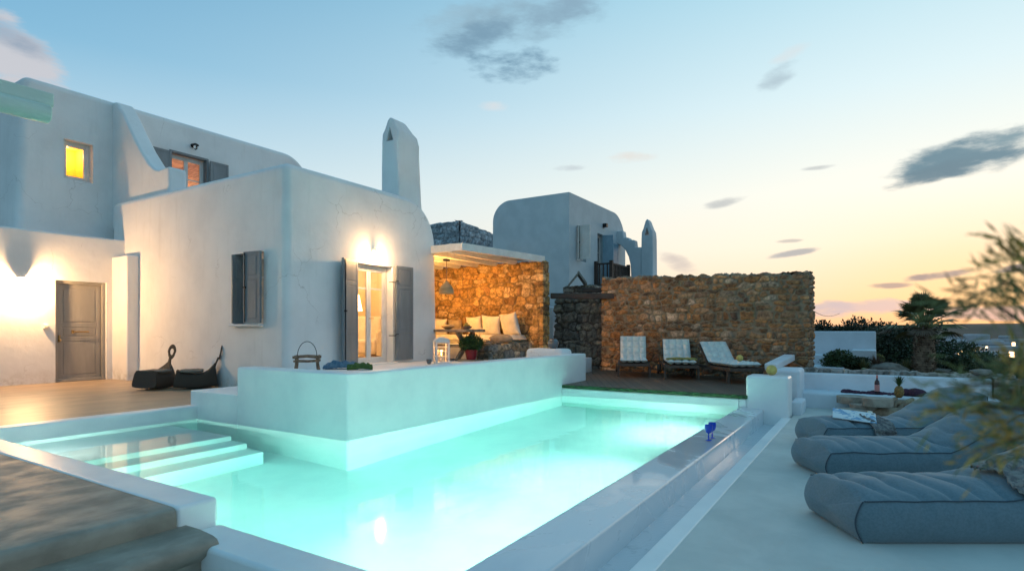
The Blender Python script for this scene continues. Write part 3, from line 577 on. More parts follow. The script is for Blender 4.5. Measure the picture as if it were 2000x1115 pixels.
# chimney on the front block
def gable_chimney(name, x0, x1, y0, y1, z0, z1, zs, label, parent, hole, wav=.05):
    """rounded gable chimney: gable faces -x, with a see-through triangular smoke hole"""
    ym = (y0+y1)/2; w = (y1-y0)/2; pts = [(-1, 0), (-1, .5), (-.97, zs-.04), (-.90, zs+.04), (-.62, zs+.42*(1-zs)), (-.26, zs+.86*(1-zs)), (-.12, .985), (0, 1), (.12, .985), (.26, zs+.86*(1-zs)), (.62, zs+.42*(1-zs)), (.90, zs+.04), (.97, zs-.04), (1, .5), (1, 0)]
    xs = np.linspace(0, 1, 9); vs = []; fs = []; m = len(pts)
    for i, t in enumerate(xs):
        for a, h in pts:
            bulge = wav*(math.sin(h*9+1)*.6+(.75-h)*1.4)*(t > .5)*(t-.5)*2
            vs.append((x0+(x1-x0)*t+bulge-(.16*t*max(0, h-zs)/(1-zs)), ym+a*w*(1+.05*math.sin(h*7)), z0+(z1-z0)*h))
    for i in range(8):
        for j in range(m-1): a = i*m+j; fs.append((a, a+1, a+m+1, a+m))
        fs.append((i*m, (i+1)*m, (i+1)*m+m-1, i*m+m-1))
    fs.append(tuple(range(m))); fs.append(tuple(range(8*m, 9*m))[::-1])
    b = MB(); b.add(vs, fs); me = bpy.data.meshes.new(name); me.from_pydata(b.v, [], b.f); bm = bmesh.new(); bm.from_mesh(me); bmesh.ops.recalc_face_normals(bm, faces=bm.faces)
    es = [e for e in bm.edges if len(e.link_faces) == 2 and e.calc_face_angle(0) > R(45)]
    bmesh.ops.bevel(bm, geom=es, offset=.05, segments=3, affect='EDGES', profile=.5, clamp_overlap=True); bm.to_mesh(me); bm.free()
    o = bpy.data.objects.new('t', me); COL.objects.link(o)
    hz, hw, hh, deep = hole; c = MB(); c.prism([(ym-hw, hz), (ym+hw, hz), (ym, hz+hh)], 'x', x0-.3, x0+deep); m2 = bpy.data.meshes.new('c'); m2.from_pydata(c.v, [], c.f); bm = bmesh.new(); bm.from_mesh(m2); bmesh.ops.recalc_face_normals(bm, faces=bm.faces); bm.to_mesh(m2); bm.free(); c2 = bpy.data.objects.new('c', m2); COL.objects.link(c2)
    md = o.modifiers.new('b', 'BOOLEAN'); md.operation = 'DIFFERENCE'; md.solver = 'EXACT'; md.object = c2; new = bpy.data.meshes.new_from_object(o.evaluated_get(bpy.context.evaluated_depsgraph_get()))
    bpy.data.objects.remove(o); bpy.data.objects.remove(c2); finish(new, 40); return wn(link(name, new, plaster, parent))
gable_chimney('chimney', 9.08, 9.72, 8.52, 9.04, 3.5, 5.66, .80, None, house, (5.14, .10, .30, .45), wav=.10)
# wall lamps
def bulkhead(name, p, nrm, label, lit, e, hood=True):
    """a small wall lamp; nrm: plan direction out of the wall"""
    rz = math.atan2(nrm[1], nrm[0]); t = thing(name, label, 'lamp', p, rz, 'outdoor wall lamps')
    b = MB(); b.lathe([(.055, 0), (.055, .015), (.03, .03)], n=16, mt=Matrix.Rotation(PI/2, 4, 'Y')); b.tube([(.02, 0, 0), (.10, 0, .03), (.13, 0, 0)], .012, 8); b.build('bracket', candle if lit else iron, t, True)
    if hood: b = MB(); b.lathe([(.085, -.025), (.08, 0), (.03, .03), (.01, .035)], (.13, 0, .01), 20); b.build('hood', candle if lit else iron, t, True)
    b = MB(); b.lathe([(.01, -.11), (.035, -.09), (.045, -.05), (.035, -.01), (.02, 0)], (.13, 0, -.01), 16); b.build('bulb', lamp_glow if lit else glass, t, True)
    c = MB()
    for k in range(4): a = k*PI/2; c.tube([(.13+.05*math.cos(a), .05*math.sin(a), -.01), (.13+.05*math.cos(a), .05*math.sin(a), -.1), (.13, 0, -.13)], .004, 5)
    c.build('guard', candle if lit else iron, t, True)
    if lit:
        l = light('wall_light', 'POINT', (.20, 0, -.13), e, (1, .56, .24), None, .05); l.parent = t
    return t
bulkhead('wall_lamp', (4.38, 14.0, 2.08), (0, -1), 'lit wall lamp throwing a white glow beside the taupe entrance door', True, 225)
bulkhead('wall_lamp', (8.24, 8.40, 2.64), (0, -1), 'lit wall lamp above the glazed double door', True, 60, False)
bulkhead('wall_lamp', (8.27, 14.99, 5.86), (0, -1), 'unlit bulkhead lamp above the upper storey window', False, 0)
b = MB(); b.box(4.74, 4.83, 13.955, 14.0, 1.09, 1.18); b.box(4.76, 4.81, 13.93, 13.958, 1.115, 1.16); tag(b.build('intercom', candle, bev=.006), 'small cream intercom box on the wall by the entrance door', 'intercom')
# inside the room
light('room_light', 'POINT', (7.6, 10.2, 2.5), 130, (1, .62, .28), house, .25)
t = thing('floor_lamp', 'floor lamp with a pale drum shade seen through the glazed door', 'lamp', (8.75, 9.55, .43)); b = MB(); b.lathe([(.12, 0), (.12, .02), (.012, .03), (.012, 1.15)], n=14); b.build('stand', iron, t, True); b = MB(); b.lathe([(.20, 1.05), (.13, 1.4)], n=20); b.build('lamp_shade', lamp_soft, t, True)
t = thing('armchair', 'pale upholstered armchair inside the lit room', 'armchair', (9.2, 9.75, .43), R(215)); b = MB(); b.box(-.4, .4, -.4, .4, .1, .42); b.build('seat', cushion_cream, t, True, bev=.06, seg=3); b = MB(); b.box(-.42, -.22, -.4, .4, .1, .95); b.build('backrest', cushion_cream, t, True, bev=.07, seg=3)
for s_ in (-1, 1): b = MB(); b.box(-.4, .38, s_*.45-.08, s_*.45+.08, .05, .62); b.build('armrest', cushion_cream, t, True, bev=.05, seg=3)
t = thing('curtain', 'long cream curtain hanging behind the glazed door', 'curtain', (7.95, 8.9, .43)); b = MB(); k0 = 40
for i in range(k0+1):
    for z in (0, 1.0, 2.1): b.v.append((-.18+.34*i/k0, .03*math.sin(i*1.1), z))
for i in range(k0):
    for j in range(2): a = i*3+j; b.f.append((a, a+1, a+4, a+3)); b.m.append(0)
b.build('cloth', cushion_cream, t, True)
# ---- second house
h2 = thing('villa', 'pale house with rounded roof corners and a balcony, beyond the stone walls', 'house', (18, 8.9, 0))
rbox('walls', 18.0, 23.4, 8.9, 12.1, -1.5, 5.86, plaster_shade, r=.2, big=[('y', 23.4, 5.86, 1.3), ('x', 12.1, 5.86, .75)], parent=h2, seg=6,
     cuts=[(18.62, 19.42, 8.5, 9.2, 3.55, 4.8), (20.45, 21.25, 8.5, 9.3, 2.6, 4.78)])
casement(h2, 'window', (18.62, 9.12), 'x', .8, 3.55, 4.8, 2, [4.3]); shutter(h2, (18.66, 8.80), R(-96), .42, 3.58, 4.78, [4.3], white_paint, 1, 'white painted shutter')
shutter(h2, (18.95, 8.84), PI+R(4), .40, 3.58, 4.78, [4.3], white_paint, 1, 'white painted shutter')
casement(h2, 'balcony_door', (20.45, 9.15), 'x', .8, 2.6, 4.78, 2, [4.1]); shutter(h2, (20.9, 8.88), -R(75), .42, 2.65, 4.75, [3.9], blue_paint, False, 'blue shutter'); shutter(h2, (21.3, 8.84), -R(3), 1.0, 2.65, 4.55, [3.8], blue_paint, False, 'blue shutter', fw=.1)
b = MB(); b.box(20.95, 21.1, 8.74, 8.9, 5.08, 5.22); b.build('wall_lamp', iron, h2)
# arch wall with stepped top, its chimney and the balcony
X0, X1 = 22.45, 22.85
b = MB(); arc = [(8.33+.57*0, 3.0)]; pts = [(9.0, 2.0), (9.0, 3.2)]
poly = [(8.92, 5.14), (8.66, 5.14), (8.62, 4.86), (8.42, 4.84), (8.36, 4.74), (8.16, 4.72), (8.12, 4.42), (7.86, 4.40), (7.80, 4.46), (7.80, 2.2), (8.30, 2.2), (8.30, 3.3), (8.32, 3.7), (8.40, 4.05), (8.55, 4.35), (8.74, 4.55), (8.92, 4.62)]
b.prism(poly, 'x', X0, X1); b.build('arch', plaster_shade, h2, bev=.04, ang=50)
gable_chimney('chimney', 22.4, 22.95, 7.36, 7.86, 2.2, 5.52, .80, None, h2, (4.86, .10, .32, 1.5), wav=.02).data.materials[0] = plaster_shade
rbox('base', 22.0, 23.8, 6.6, 9.0, 1.6, 3.12, plaster_shade, r=.25, parent=h2)
rbox('balcony_slab', 20.1, 22.4, 8.15, 8.95, 2.3, 2.58, plaster_shade, r=.03, parent=h2)
rl = MB(); rl.box(20.16, 20.22, 8.2, 8.88, 3.52, 3.58); rl.box(20.16, 20.22, 8.2, 8.88, 2.72, 2.77); rl.box(20.16, 22.0, 8.2, 8.26, 3.52, 3.58); rl.box(20.16, 22.0, 8.2, 8.26, 2.72, 2.77)
for x, y in ((20.19, 8.86), (20.19, 8.23), (21.98, 8.23)): rl.box(x-.06, x+.06, y-.06, y+.06, 2.58, 3.66)
for k in range(1, 4): rl.box(20.17, 20.21, 8.23+.63*k/4-.02, 8.23+.63*k/4+.02, 2.77, 3.52)
for k in range(1, 12): rl.box(20.19+1.79*k/12-.022, 20.19+1.79*k/12+.022, 8.21, 8.25, 2.77, 3.52)
rl.build('balcony_railing', dark_wood, h2)
# blue-painted rubble building behind the lounge
h3 = thing('outbuilding', 'low flat building of pale blue painted rubble between the two villas', 'building', (20, 15.2, 0))
bpal = [(.30, .36, .40), (.36, .42, .46), (.27, .33, .37)]
rubble('painted_wall', (20, 19.0), (20, 15.2), 3.4, 5.75, 5.8, .3, bpal, (.2, .25, .29), None, h=.16, w=.35, relief=.05, seed=21, ends='', step=.04, parent=h3, rag=.02)
rubble('painted_wall', (20, 15.2), (23.2, 15.2), 3.4, 5.8, 5.55, .3, bpal, (.2, .25, .29), None, h=.16, w=.35, relief=.05, seed=22, ends='', step=.04, parent=h3, rag=.02)
b = MB(); b.box(20.1, 23.1, 15.3, 18.9, 0, 5.4); b.box(23.2, 24.2, 15.4, 16, 3, 5.6); b.build('body', plaster_pale, h3)
b = MB(); b.box(22.9, 23.1, 15.02, 15.14, 2.5, 5.75); b.build('drainpipe', iron, h3)
# ================================================================== stone walls
brown = [(c[0]*1.14, c[1]*1.05, c[2]*.98) for c in [(.30, .155, .065), (.24, .13, .06), (.34, .20, .10), (.27, .17, .10), (.20, .12, .07), (.33, .21, .12), (.14, .09, .06), (.31, .15, .06), (.26, .16, .09), (.22, .12, .06), (.38, .30, .22)]]
rubble('stone_wall', (14.0, 5.96), (13.15, 1.09), -.2, 2.40, 2.22, .42, brown, (.25, .20, .14), 'long brown rubble stone wall behind the three wooden loungers', h=.105, w=.19, relief=.032, joint=.045, seed=5, ends='b', rag=.035, step=.014)
tan = [(c[0]*.95, c[1]*.82, c[2]*.62) for c in [(.46, .31, .14), (.40, .26, .11), (.50, .36, .18), (.36, .23, .10), (.44, .31, .16), (.54, .42, .27), (.30, .18, .09), (.42, .28, .13)]]
rubble('stone_wall', (12.87, 12.5), (12.87, 7.12), .2, 2.80, 2.80, .30, tan, (.20, .13, .07), 'amber-lit rubble stone wall at the back of the covered lounge', h=.18, w=.25, relief=.038, joint=.026, seed=9, ends='b', rag=.02, step=.014)
greyb = [(.20, .17, .13), (.17, .145, .115), (.24, .20, .16), (.14, .12, .10)]
rubble('stone_wall', (14.5, 7.55), (14.25, 5.7), -.2, 1.95, 1.92, .4, greyb, (.07, .055, .045), 'dark grey-brown stone wall under the dark timber beams', h=.2, w=.28, relief=.05, joint=.03, seed=13, ends='a', step=.018)
b = MB(); b.beam(at_d(1076, 578, 15.2), at_d(1215, 578, 14.6)+Vector((.3, -.1, 0)), .25, .14); tag(b.build('beam', dark_wood, bev=.01), 'long dark timber beam lying on the grey-brown stone wall', 'beam', 'dark timber beams')
b = MB(); b.beam(at_d(1138, 566.5, 15.9), at_d(1215, 565, 15.4)+Vector((.3, -.1, 0)), .25, .11); tag(b.build('beam', dark_wood, bev=.01), 'shorter dark timber beam lying above and behind the long one', 'beam', 'dark timber beams')
sc_ = thing('chimney', 'squat stone chimney capped by two leaning slates', 'chimney', (15.9, 7.3, 1.5))
rubble('stack', (15.7, 7.95), (15.55, 6.95), 1.4, 2.36, 2.36, .5, greyb, (.09, .075, .06), None, h=.12, w=.2, relief=.03, joint=.02, seed=17, ends='b', step=.02, parent=sc_, rag=.01)
cA = at_d(1131, 533, 16.9); cL = at_d(1112, 556, 17.0); cR = at_d(1147, 556, 16.8); fw_ = Vector((CA, SA, 0))*.42
b = MB(); b.beam(cL, cA, .05, .5, (CA, SA, 0)); b.v = [tuple(Vector(v)+fw_*.5) for v in b.v]; b.build('slate', rock, sc_)
b = MB(); b.beam(cR, cA, .05, .5, (CA, SA, 0)); b.v = [tuple(Vector(v)+fw_*.5) for v in b.v]; b.build('slate', rock, sc_)
# covered lounge
pg = thing('pergola', 'white timber canopy over the amber-lit lounge', 'pergola', (10.05, 7.3, 2.9))
b = MB(); b.box(10.02, 13.0, 7.12, 7.20, 2.80, 2.965); b.v = [(x, y+(.42 if x < 11 else 0), z) for x, y, z in b.v]; b.build('fascia', white_paint, pg, bev=.006)
b = MB(); b.box(10.02, 10.10, 7.62, 12.5, 2.80, 2.965); b.build('fascia', white_paint, pg, bev=.006)
b = MB(); b.box(10.1, 13.1, 7.64, 12.5, 2.90, 2.95); b.prism([(10.1, 7.64), (13.0, 7.22), (13.0, 7.64)], 'z', 2.90, 2.95); b.build('roof_boards', white_paint, pg)
for k in range(7):
    y = 7.95+k*.62; b = MB(); b.box(10.1, 12.9, y-.05, y+.05, 2.78, 2.90); b.build('beam', white_paint, pg, bev=.005)
bs = thing('stone_bench', 'low rubble stone platform carrying the white seat mattress', 'bench', (11, 7.5, .38))
rubble('stone_front', (10.95, 7.50), (12.95, 7.46), .30, .70, .72, .3, [(.34, .24, .15), (.28, .22, .16), (.22, .19, .16), (.4, .3, .2)], (.16, .12, .08), None, h=.16, w=.24, relief=.04, joint=.03, seed=31, ends='a', step=.014, parent=bs, rag=.01)
b = MB(); b.box(10.98, 12.9, 7.6, 9.6, .3, .70); b.box(11.9, 12.9, 9.6, 12.3, .3, .70); b.build('plinth', plaster, bs, bev=.02)
# low white step wall seen beyond the lounge wall
tag(rbox('low_wall', 14.9, 15.3, 7.9, 10.4, -.5, 1.75, plaster_pale, r=.05), 'narrow strip of low pale wall between the two stone walls', 'wall')
# ================================================================== white walls on the sunset side
P = []
tag(rbox('end_pier', 9.8, 10.28, 1.07, 1.70, -.9, .34, plaster_pool, r=.05), 'square white end pier at the pool corner with a yellow ball on it', 'wall')
tag(rbox('stair_pier', 10.95, 11.75, 1.02, 1.42, -.5, .385, plaster_pale, r=.06), 'second rounded white pier just behind the pool end pier', 'wall')
tag(rbox('step_block', 10.28, 10.95, .93, 1.10, -.5, -.09, plaster_pale, r=.03), 'small white step block at the foot of the two piers', 'step')
b = MB(); b.beam((11.9, 1.62, .36), (13.1, 1.42, .50), .22, .13); tag(b.build('handrail_wall', plaster_pale, bev=.02), 'short sloping white cheek wall rising behind the piers', 'wall')
bw = thing('bench_wall', 'long white built-in bench and backrest wall behind the log table', 'bench', (12, 0, PZ))
rbox('seat', 11.38, 12.05, -1.75, 1.3, -.6, -.03, plaster_pale, r=.05, parent=bw)
rbox('backrest', 12.0, 12.26, -1.68, 1.42, -.6, .27, plaster_pale, r=.03, parent=bw)
rubble('coping', (12.16, 1.45), (12.16, -1.98), .262, .315, .315, .42, [(.24, .22, .20), (.18, .17, .15), (.27, .26, .24)], (.14, .12, .1), None, h=.2, w=.12, relief=.014, joint=.02, seed=41, ends='b', step=.02, parent=bw, rag=.015)
rubble('stone_pier', (11.98, -1.69), (11.98, -1.98), -.5, .27, .27, .3, [(.30, .28, .25), (.24, .22, .19)], (.14, .12, .1), None, h=.15, w=.2, relief=.03, joint=.02, seed=42, ends='b', step=.015, parent=bw, rag=.005)
gb = thing('garden_bench_wall', 'white garden wall with a built-in seat in front of the hedge', 'bench', (17, 1, .2))
rbox('backrest', 17.0, 17.3, -.12, 1.9, -1.2, 1.03, plaster_pale, r=.03, parent=gb); rbox('seat', 16.3, 17.02, -.1, 1.9, -1.2, .44, plaster_pale, r=.03, parent=gb); rbox('armrest', 16.0, 17.02, -.12, .38, -1.2, .58, plaster_pale, r=.02, parent=gb); rbox('lower_step', 15.2, 16.35, .5, 2.2, -1.2, .2, plaster_pale, r=.03, parent=gb)
# ================================================================== lights of the place and added pool lamps
for k, (x, lab) in enumerate(((3.6, 'round underwater lamp in the pool side wall opposite the steps'), (5.6, 'round underwater lamp in the pool side wall opposite the parapet corner'), (8.3, 'round underwater lamp in the pool side wall towards the wooden deck'))):
    t = thing('pool_light', lab, 'light', (x, 1.80, -.70), 0, 'underwater pool lamps')
    b = MB(); b.lathe([(.13, 0), (.13, .02), (.10, .03), (.10, .01)], n=24, mt=Matrix.Rotation(-PI/2, 4, 'X')); b.build('ring', white_paint, t, True)
    b = MB(); b.lathe([(.10, .0), (.09, .022), (.001, .028)], n=24, mt=Matrix.Rotation(-PI/2, 4, 'X')); b.build('lens', pool_glow, t, True)
    l = light('pool_lamp', 'AREA', (0, .05, 0), 92, (.86, 1, .90), None, .2, (R(90), 0, 0)); l.parent = t
for y, zl, lab in ((2.7, -.75, 'added unseen underwater lamp in the short end wall of the pool nearest the low coping'), (5.0, -.40, 'added unseen underwater lamp in the short end wall beside the raised coping corner'), (7.2, -.30, 'added unseen shallow underwater lamp at the end of the pool shelf')):  # unseen lamps, added to brighten the near water, steps and shelf
    t = thing('pool_light', lab, 'light', (2.15, y, zl), -PI/2, 'underwater pool lamps')
    b = MB(); b.lathe([(.13, 0), (.13, .02), (.10, .03), (.10, .01)], n=24, mt=Matrix.Rotation(-PI/2, 4, 'X')); b.build('ring', white_paint, t, True)
    b = MB(); b.lathe([(.10, .0), (.09, .022), (.001, .028)], n=24, mt=Matrix.Rotation(-PI/2, 4, 'X')); b.build('lens', pool_glow, t, True)
    l = light('pool_lamp', 'AREA', (0, .05, 0), 25, (.86, 1, .90), None, .2, (R(90), 0, 0)); l.parent = t
t = thing('pendant_lamp', 'woven bell-shaped pendant lamp hanging in the covered lounge', 'lamp', at_d(872, 562, 12.9))
b = MB(); b.lathe([(.165, -.135), (.168, -.10), (.16, -.04), (.125, .03), (.07, .09), (.03, .14), (.02, .17)], n=28); b.lathe([(.155, -.13), (.15, -.04), (.11, .03), (.05, .08)], n=28); b.build('lamp_shade', hat, t, True)
b = MB(); b.tube([(0, 0, .16), (0, 0, .60)], .008, 6); b.tube([(0, 0, .30), (.02, 0, .36), (0, 0, .42), (-.02, 0, .36), (0, 0, .30)], .012, 6); b.build('cord', bark, t, True)
b = MB(); b.box(-.06, .06, -.05, .05, .60, .64); b.build('canopy', iron, t, True)
for k, (x, y, z, e, lab) in enumerate(((10.75, 9.0, 2.35, 160, 'lit wall lamp on the rear of the villa inside the covered lounge'),)):
    t = thing('lounge_lamp', lab, 'lamp', (10.28, y, z)); b = MB(); b.lathe([(.05, 0), (.05, .03), (.02, .05)], n=12, mt=Matrix.Rotation(PI/2, 4, 'Y')); b.build('bracket', iron, t, True); b = MB(); b.lathe([(.01, -.12), (.06, -.06), (.03, 0)], (.1, 0, 0), 14); b.build('bulb', lamp_soft, t, True)
    l = light('lounge_light', 'POINT', (.25, 0, -.1), e, (1, .47, .10), None, .12); l.parent = t
# ================================================================== objects by the villa
def ball(b, c, r, n=16, sq=(1, 1, 1)):
    pr = [(max(.0005, math.sin(PI*i/n)), -math.cos(PI*i/n)) for i in range(n+1)]
    k = len(b.v); b.lathe(pr, (0, 0, 0), n*2)
    for i in range(k, len(b.v)): v = b.v[i]; b.v[i] = (c[0]+v[0]*r*sq[0], c[1]+v[1]*r*sq[1], c[2]+v[2]*r*sq[2])
def pillow(name, w, h, t, mat, parent=None, seed=0, pinch=.10, n=22, label=None, cat=None, loc=None, rot=None, group=None):
    """a soft square pillow standing in x (width), z (height), thin in y"""
    vs = []; fs = []
    for sd in (1, -1):
        for i in range(n+1):
            for j in range(n+1):
                u = -1+2*i/n; v = -1+2*j/n; e = (1-u*u)*(1-v*v); th = t*.5*(max(0, e)**.42)
                px = u*(1-pinch*(1-v*v)*(abs(u)**2)); pz = v*(1-pinch*(1-u*u)*(abs(v)**2))
                wr = .012*mnoise.noise(Vector((u*2.5+seed, v*2.5, sd*3)))+.010*mnoise.noise(Vector((u*5+seed, v*5, sd)))*(1-e)
                vs.append((px*w/2, sd*(th+wr*(e > 0)), pz*h/2))
    m = (n+1)*(n+1)
    for sd in range(2):
        for i in range(n):
            for j in range(n): a = sd*m+i*(n+1)+j; q = (a, a+1, a+n+2, a+n+1); fs.append(q if sd else q[::-1])
    b = MB(); b.add(vs, fs); o = b.build(name, mat, parent, True, ang=80)
    bm = bmesh.new(); bm.from_mesh(o.data); bmesh.ops.remove_doubles(bm, verts=bm.verts, dist=1e-4); bm.to_mesh(o.data); bm.free()
    if loc is not None: o.location = loc
    if rot is not None: o.rotation_euler = rot
    if label: tag(o, label, cat, group)
    return o
def mattress(name, L, w, t, mat, parent, tuft=(4, 7), sag=None, curve=None, loc=(0, 0, 0), depth=.03):
    """tufted mattress along local x; curve(x) gives (x, z) so the backrest part can lean"""
    nx, ny = tuft[1]*10, tuft[0]*8; vs = []; fs = []
    for sd in (1, -1):
        for i in range(nx+1):
            for j in range(ny+1):
                u = i/nx; v = j/ny; e = min(1, min(u, 1-u)*L/.05)*min(1, min(v, 1-v)*w/.05); e = e**.5
                tf = abs(math.sin(PI*u*tuft[1]))*abs(math.sin(PI*v*tuft[0])); h = t*.5*e-depth*(1-tf**.5)*e*.6
                x, z, nx_, nz_ = curve(u*L); vs.append((x+nx_*sd*h, (v-.5)*w, z+nz_*(t*.5+sd*h)))
    m = (nx+1)*(ny+1)
    for sd in range(2):
        for i in range(nx):
            for j in range(ny): a = sd*m+i*(ny+1)+j; q = (a, a+1, a+ny+2, a+ny+1); fs.append(q if sd else q[::-1])
    b = MB(); b.add(vs, fs); o = b.build(name, mat, parent, True, ang=80); bm = bmesh.new(); bm.from_mesh(o.data); bmesh.ops.remove_doubles(bm, verts=bm.verts, dist=1e-4); bm.to_mesh(o.data); bm.free(); return o
# wicker chairs
def wicker_chair(loc, rz, label):
    t = thing('wicker_chair', label, 'chair', loc, rz, 'low wicker chairs with ring backs')
    # body: sections along x, front at +x
    secs = []; N = 26; J = 24
    b = MB(); vs = []; fs = []
    for i in range(N+1):
        u = i/N; x = -.40+.80*u
        top = .335-.06*math.sin(PI*min(1, max(0, (u-.12)/.88)))**1.0+.03*(u > .9); bot = .010+.035*abs(2*u-1)**2.2
        wt = .235+.03*math.sin(PI*u); wb = .30
        if u < .22: k = (1-u/.22)**1.6; wt = wt*(1-k)+.06*k; wb = wb*(1-.35*k); top = top+.13*k
        x += (-.05*(1-u))
        for j in range(J):
            a = 2*PI*j/J; cx, cz = math.cos(a), math.sin(a); p = 5.5; rr_ = (abs(cx)**p+abs(cz)**p)**(-1/p); h = (cz*rr_+1)/2; wd = wb+(wt-wb)*h
            sl = (-.07*(1-h) if u < .5 else .075*(1-h))*(abs(2*u-1)**3)
            vs.append((x+sl, cx*rr_*wd, bot+(top-bot)*h-.03*(h > .95)*(u > .25)*(1-abs(cx*rr_))))
    for i in range(N):
        for j in range(J): q = (j+1) % J; fs.append((i*J+j, i*J+q, (i+1)*J+q, (i+1)*J+j))
    fs.append(tuple(range(J))); fs.append(tuple(N*J+j for j in range(J))[::-1]); b.add(vs, fs); b.build('seat', wicker_m, t, True, ang=60)
    # neck and ring leaning back
    b = MB(); ln = []; 
    for i in range(15):
        u = i/14; ln.append((u, -.43-.10*u, .36+.20*u, .036+.075*(1-u)**3))
    vs = []; fs = []
    for u, x, z, w in ln:
        for j in range(12): a = 2*PI*j/12; vs.append((x+.022*math.sin(a), w*math.cos(a), z))
    for i in range(14):
        for j in range(12): q = (j+1) % 12; fs.append((i*12+j, i*12+q, i*12+12+q, i*12+12+j))
    fs.append(tuple(range(12))); fs.append(tuple(14*12+j for j in range(12))[::-1]); b.add(vs, fs)
    vs = []; fs = []; NR = 28
    for i in range(NR):
        a = 2*PI*i/NR
        for j in range(10):
            c = 2*PI*j/10; r = .074+.030*math.cos(c); zz = (1.35 if True else 1)*r*math.sin(a); vs.append((-.565-.22*(zz+.07)*1.2+.018*math.sin(c), r*math.cos(a)*(1-.12*(math.sin(a) < 0)), .655+zz))
    for i in range(NR):
        for j in range(10): fs.append((i*10+j, i*10+(j+1) % 10, ((i+1) % NR)*10+(j+1) % 10, ((i+1) % NR)*10+j))
    b.add(vs, fs); b.build('backrest', wicker_m, t, True, ang=60)
    cu = pillow('cushion', .56, .42, .10, cushion_grey, t, seed=loc[0], pinch=.04); cu.rotation_euler = (R(90), 0, 0); cu.location = (.05, 0, .315)
    for v in cu.data.vertices: v.co.y += .25*(v.co.x**2)
    for ch in t.children:
        for v in ch.data.vertices:
            if ch.name.startswith('cushion'): v.co.x *= .70; v.co.y *= .82
            else: v.co.x *= .72; v.co.y *= .80
    return t
c1 = at_d(306, 643, 10.45); c2 = at_z(386, 758, 0)
wicker_chair((c1.x, c1.y, 0), YAW+R(176), 'wicker chair with its ring back turned flat to view, nearer the entrance door')
wicker_chair((c2.x-.02, c2.y+.05, 0), YAW+R(118), 'wicker chair with its ring back seen edge-on, beside the terrace step')
# rustic stool with wire handle
p = at_z(600, 727, .38); t = thing('basket_stand', 'small rustic wooden stand with an arched wire handle on the raised terrace', 'basket', p, YAW-R(75))
b = MB()
for a in (-1, 1):
    b.tube([(-.21, a*.13, .25), (0, a*.14, .265), (.21, a*.13, .245)], [.022, .019, .024], 8); b.tube([(-.2, a*.12, .19), (0, a*.13, .18), (.2, a*.12, .19)], [.016, .014, .017], 8); b.tube([(a*.17, -.17, .262), (a*.175, .17, .262)], .02, 8)
b.build('rim', basket_w, t, True, ang=60)
for i, (x, y) in enumerate(((-.16, -.12), (.16, -.12), (-.16, .12), (.16, .12))): b = MB(); b.tube([(x*1.12, y*1.15, 0), (x, y, .14), (x, y, .27)], [.02, .017, .02], 8); b.build('leg', basket_w, t, True, ang=60)
b = MB(); b.tube([(0.15*math.cos(a)*1.0, 0, .26+.22*math.sin(a)*1.1) for a in np.linspace(0, PI, 16)], .006, 6); b.build('handle', iron, t, True)
# heap of folded towels on the parapet corner
def heap(name, loc, lx, ly, h, mat, seed, label, cat, rz=0, n=46, folds=6, group=None):
    vs = []; fs = []
    for i in range(n+1):
        for j in range(n+1):
            u = -1+2*i/n; v = -1+2*j/n; q = max(0, 1-(abs(u)**2.4+abs(v)**2.4)*.5)**.6*(1 if max(abs(u), abs(v)) < .97 else .25)
            nz = mnoise.noise(Vector((u*2+seed, v*1.5, seed))); r = abs(math.sin((u*folds+nz*3+v*1.7)))
            x = u*lx/2*(1+.10*mnoise.noise(Vector((v*2, seed, 0)))); y = v*ly/2*(1+.15*mnoise.noise(Vector((u*2, 0, seed))))
            vs.append((x, y, .004+h*q*(.45+.35*(nz+.5)+.3*r)))
    m = n+1
    for i in range(n):
        for j in range(n): a = i*m+j; fs.append((a, a+m, a+m+1, a+1))
    k = len(vs); vs += [(x, y, 0.001) for x, y, z in vs]
    for i in range(n):
        for j in range(n): a = k+i*m+j; fs.append((a, a+1, a+m+1, a+m))
    b = MB(); b.add(vs, fs); o = b.build(name, mat, None, True, ang=80); o.location = loc; o.rotation_euler = (0, 0, rz); return tag(o, label, cat, group)
p = at_z(664, 722, .58); heap('towel', (p.x+.10, p.y+.08, .58), .42, .20, .11, cloth_blue, 3, 'crumpled dark blue towels on the parapet corner', 'towel', YAW-PI/2+R(6))
p = at_z(700, 723, .58); heap('towel', (p.x+.08, p.y+.06, .58), .30, .15, .09, cloth_green, 5, 'folded moss green cloth beside the blue towels on the parapet corner', 'towel', YAW-PI/2+R(14))
# lantern
p = at_z(862, 709, .38); t = thing('lantern', 'weathered white lantern with a burning candle by the villa corner', 'lantern', p, YAW+R(20))
b = MB(); b.box(-.15, .15, -.15, .15, .0, .035); b.build('base', white_paint, t, True, bev=.004); b = MB(); b.box(-.14, .14, -.14, .14, .42, .45); b.prism([(-.17, .448), (.17, .448), (.10, .52), (-.10, .52)], 'x', -.13, .13); b.box(-.06, .06, -.06, .06, .515, .545); b.build('roof', white_paint, t, True, bev=.004)
for x in (-1, 1):
    for y in (-1, 1): b = MB(); b.box(x*.13-.015, x*.13+.015, y*.13-.015, y*.13+.015, .035, .42); b.build('post', white_paint, t, True, bev=.003)
b = MB()
for k in range(4):
    m4 = Matrix.Rotation(k*PI/2, 4, 'Z'); 
    b.box(-.115, .115, .128, .131, .04, .42, m4)
b.build('pane', glass, t, True)
b = MB()
for z in (.14, .24, .34):
    for k in range(4): b.box(-.115, .115, .126, .134, z-.004, z+.004, Matrix.Rotation(k*PI/2, 4, 'Z'))
b.build('bar', white_paint, t, True)
cd = MB(); cd.lathe([(.045, .035), (.045, .15), (.03, .155)], n=18); cdo = cd.build('candle', candle, t, True); b = MB(); b.lathe([(.002, .16), (.012, .18), (.009, .20), (.001, .225)], n=10); b.build('flame', flame, cdo, True)
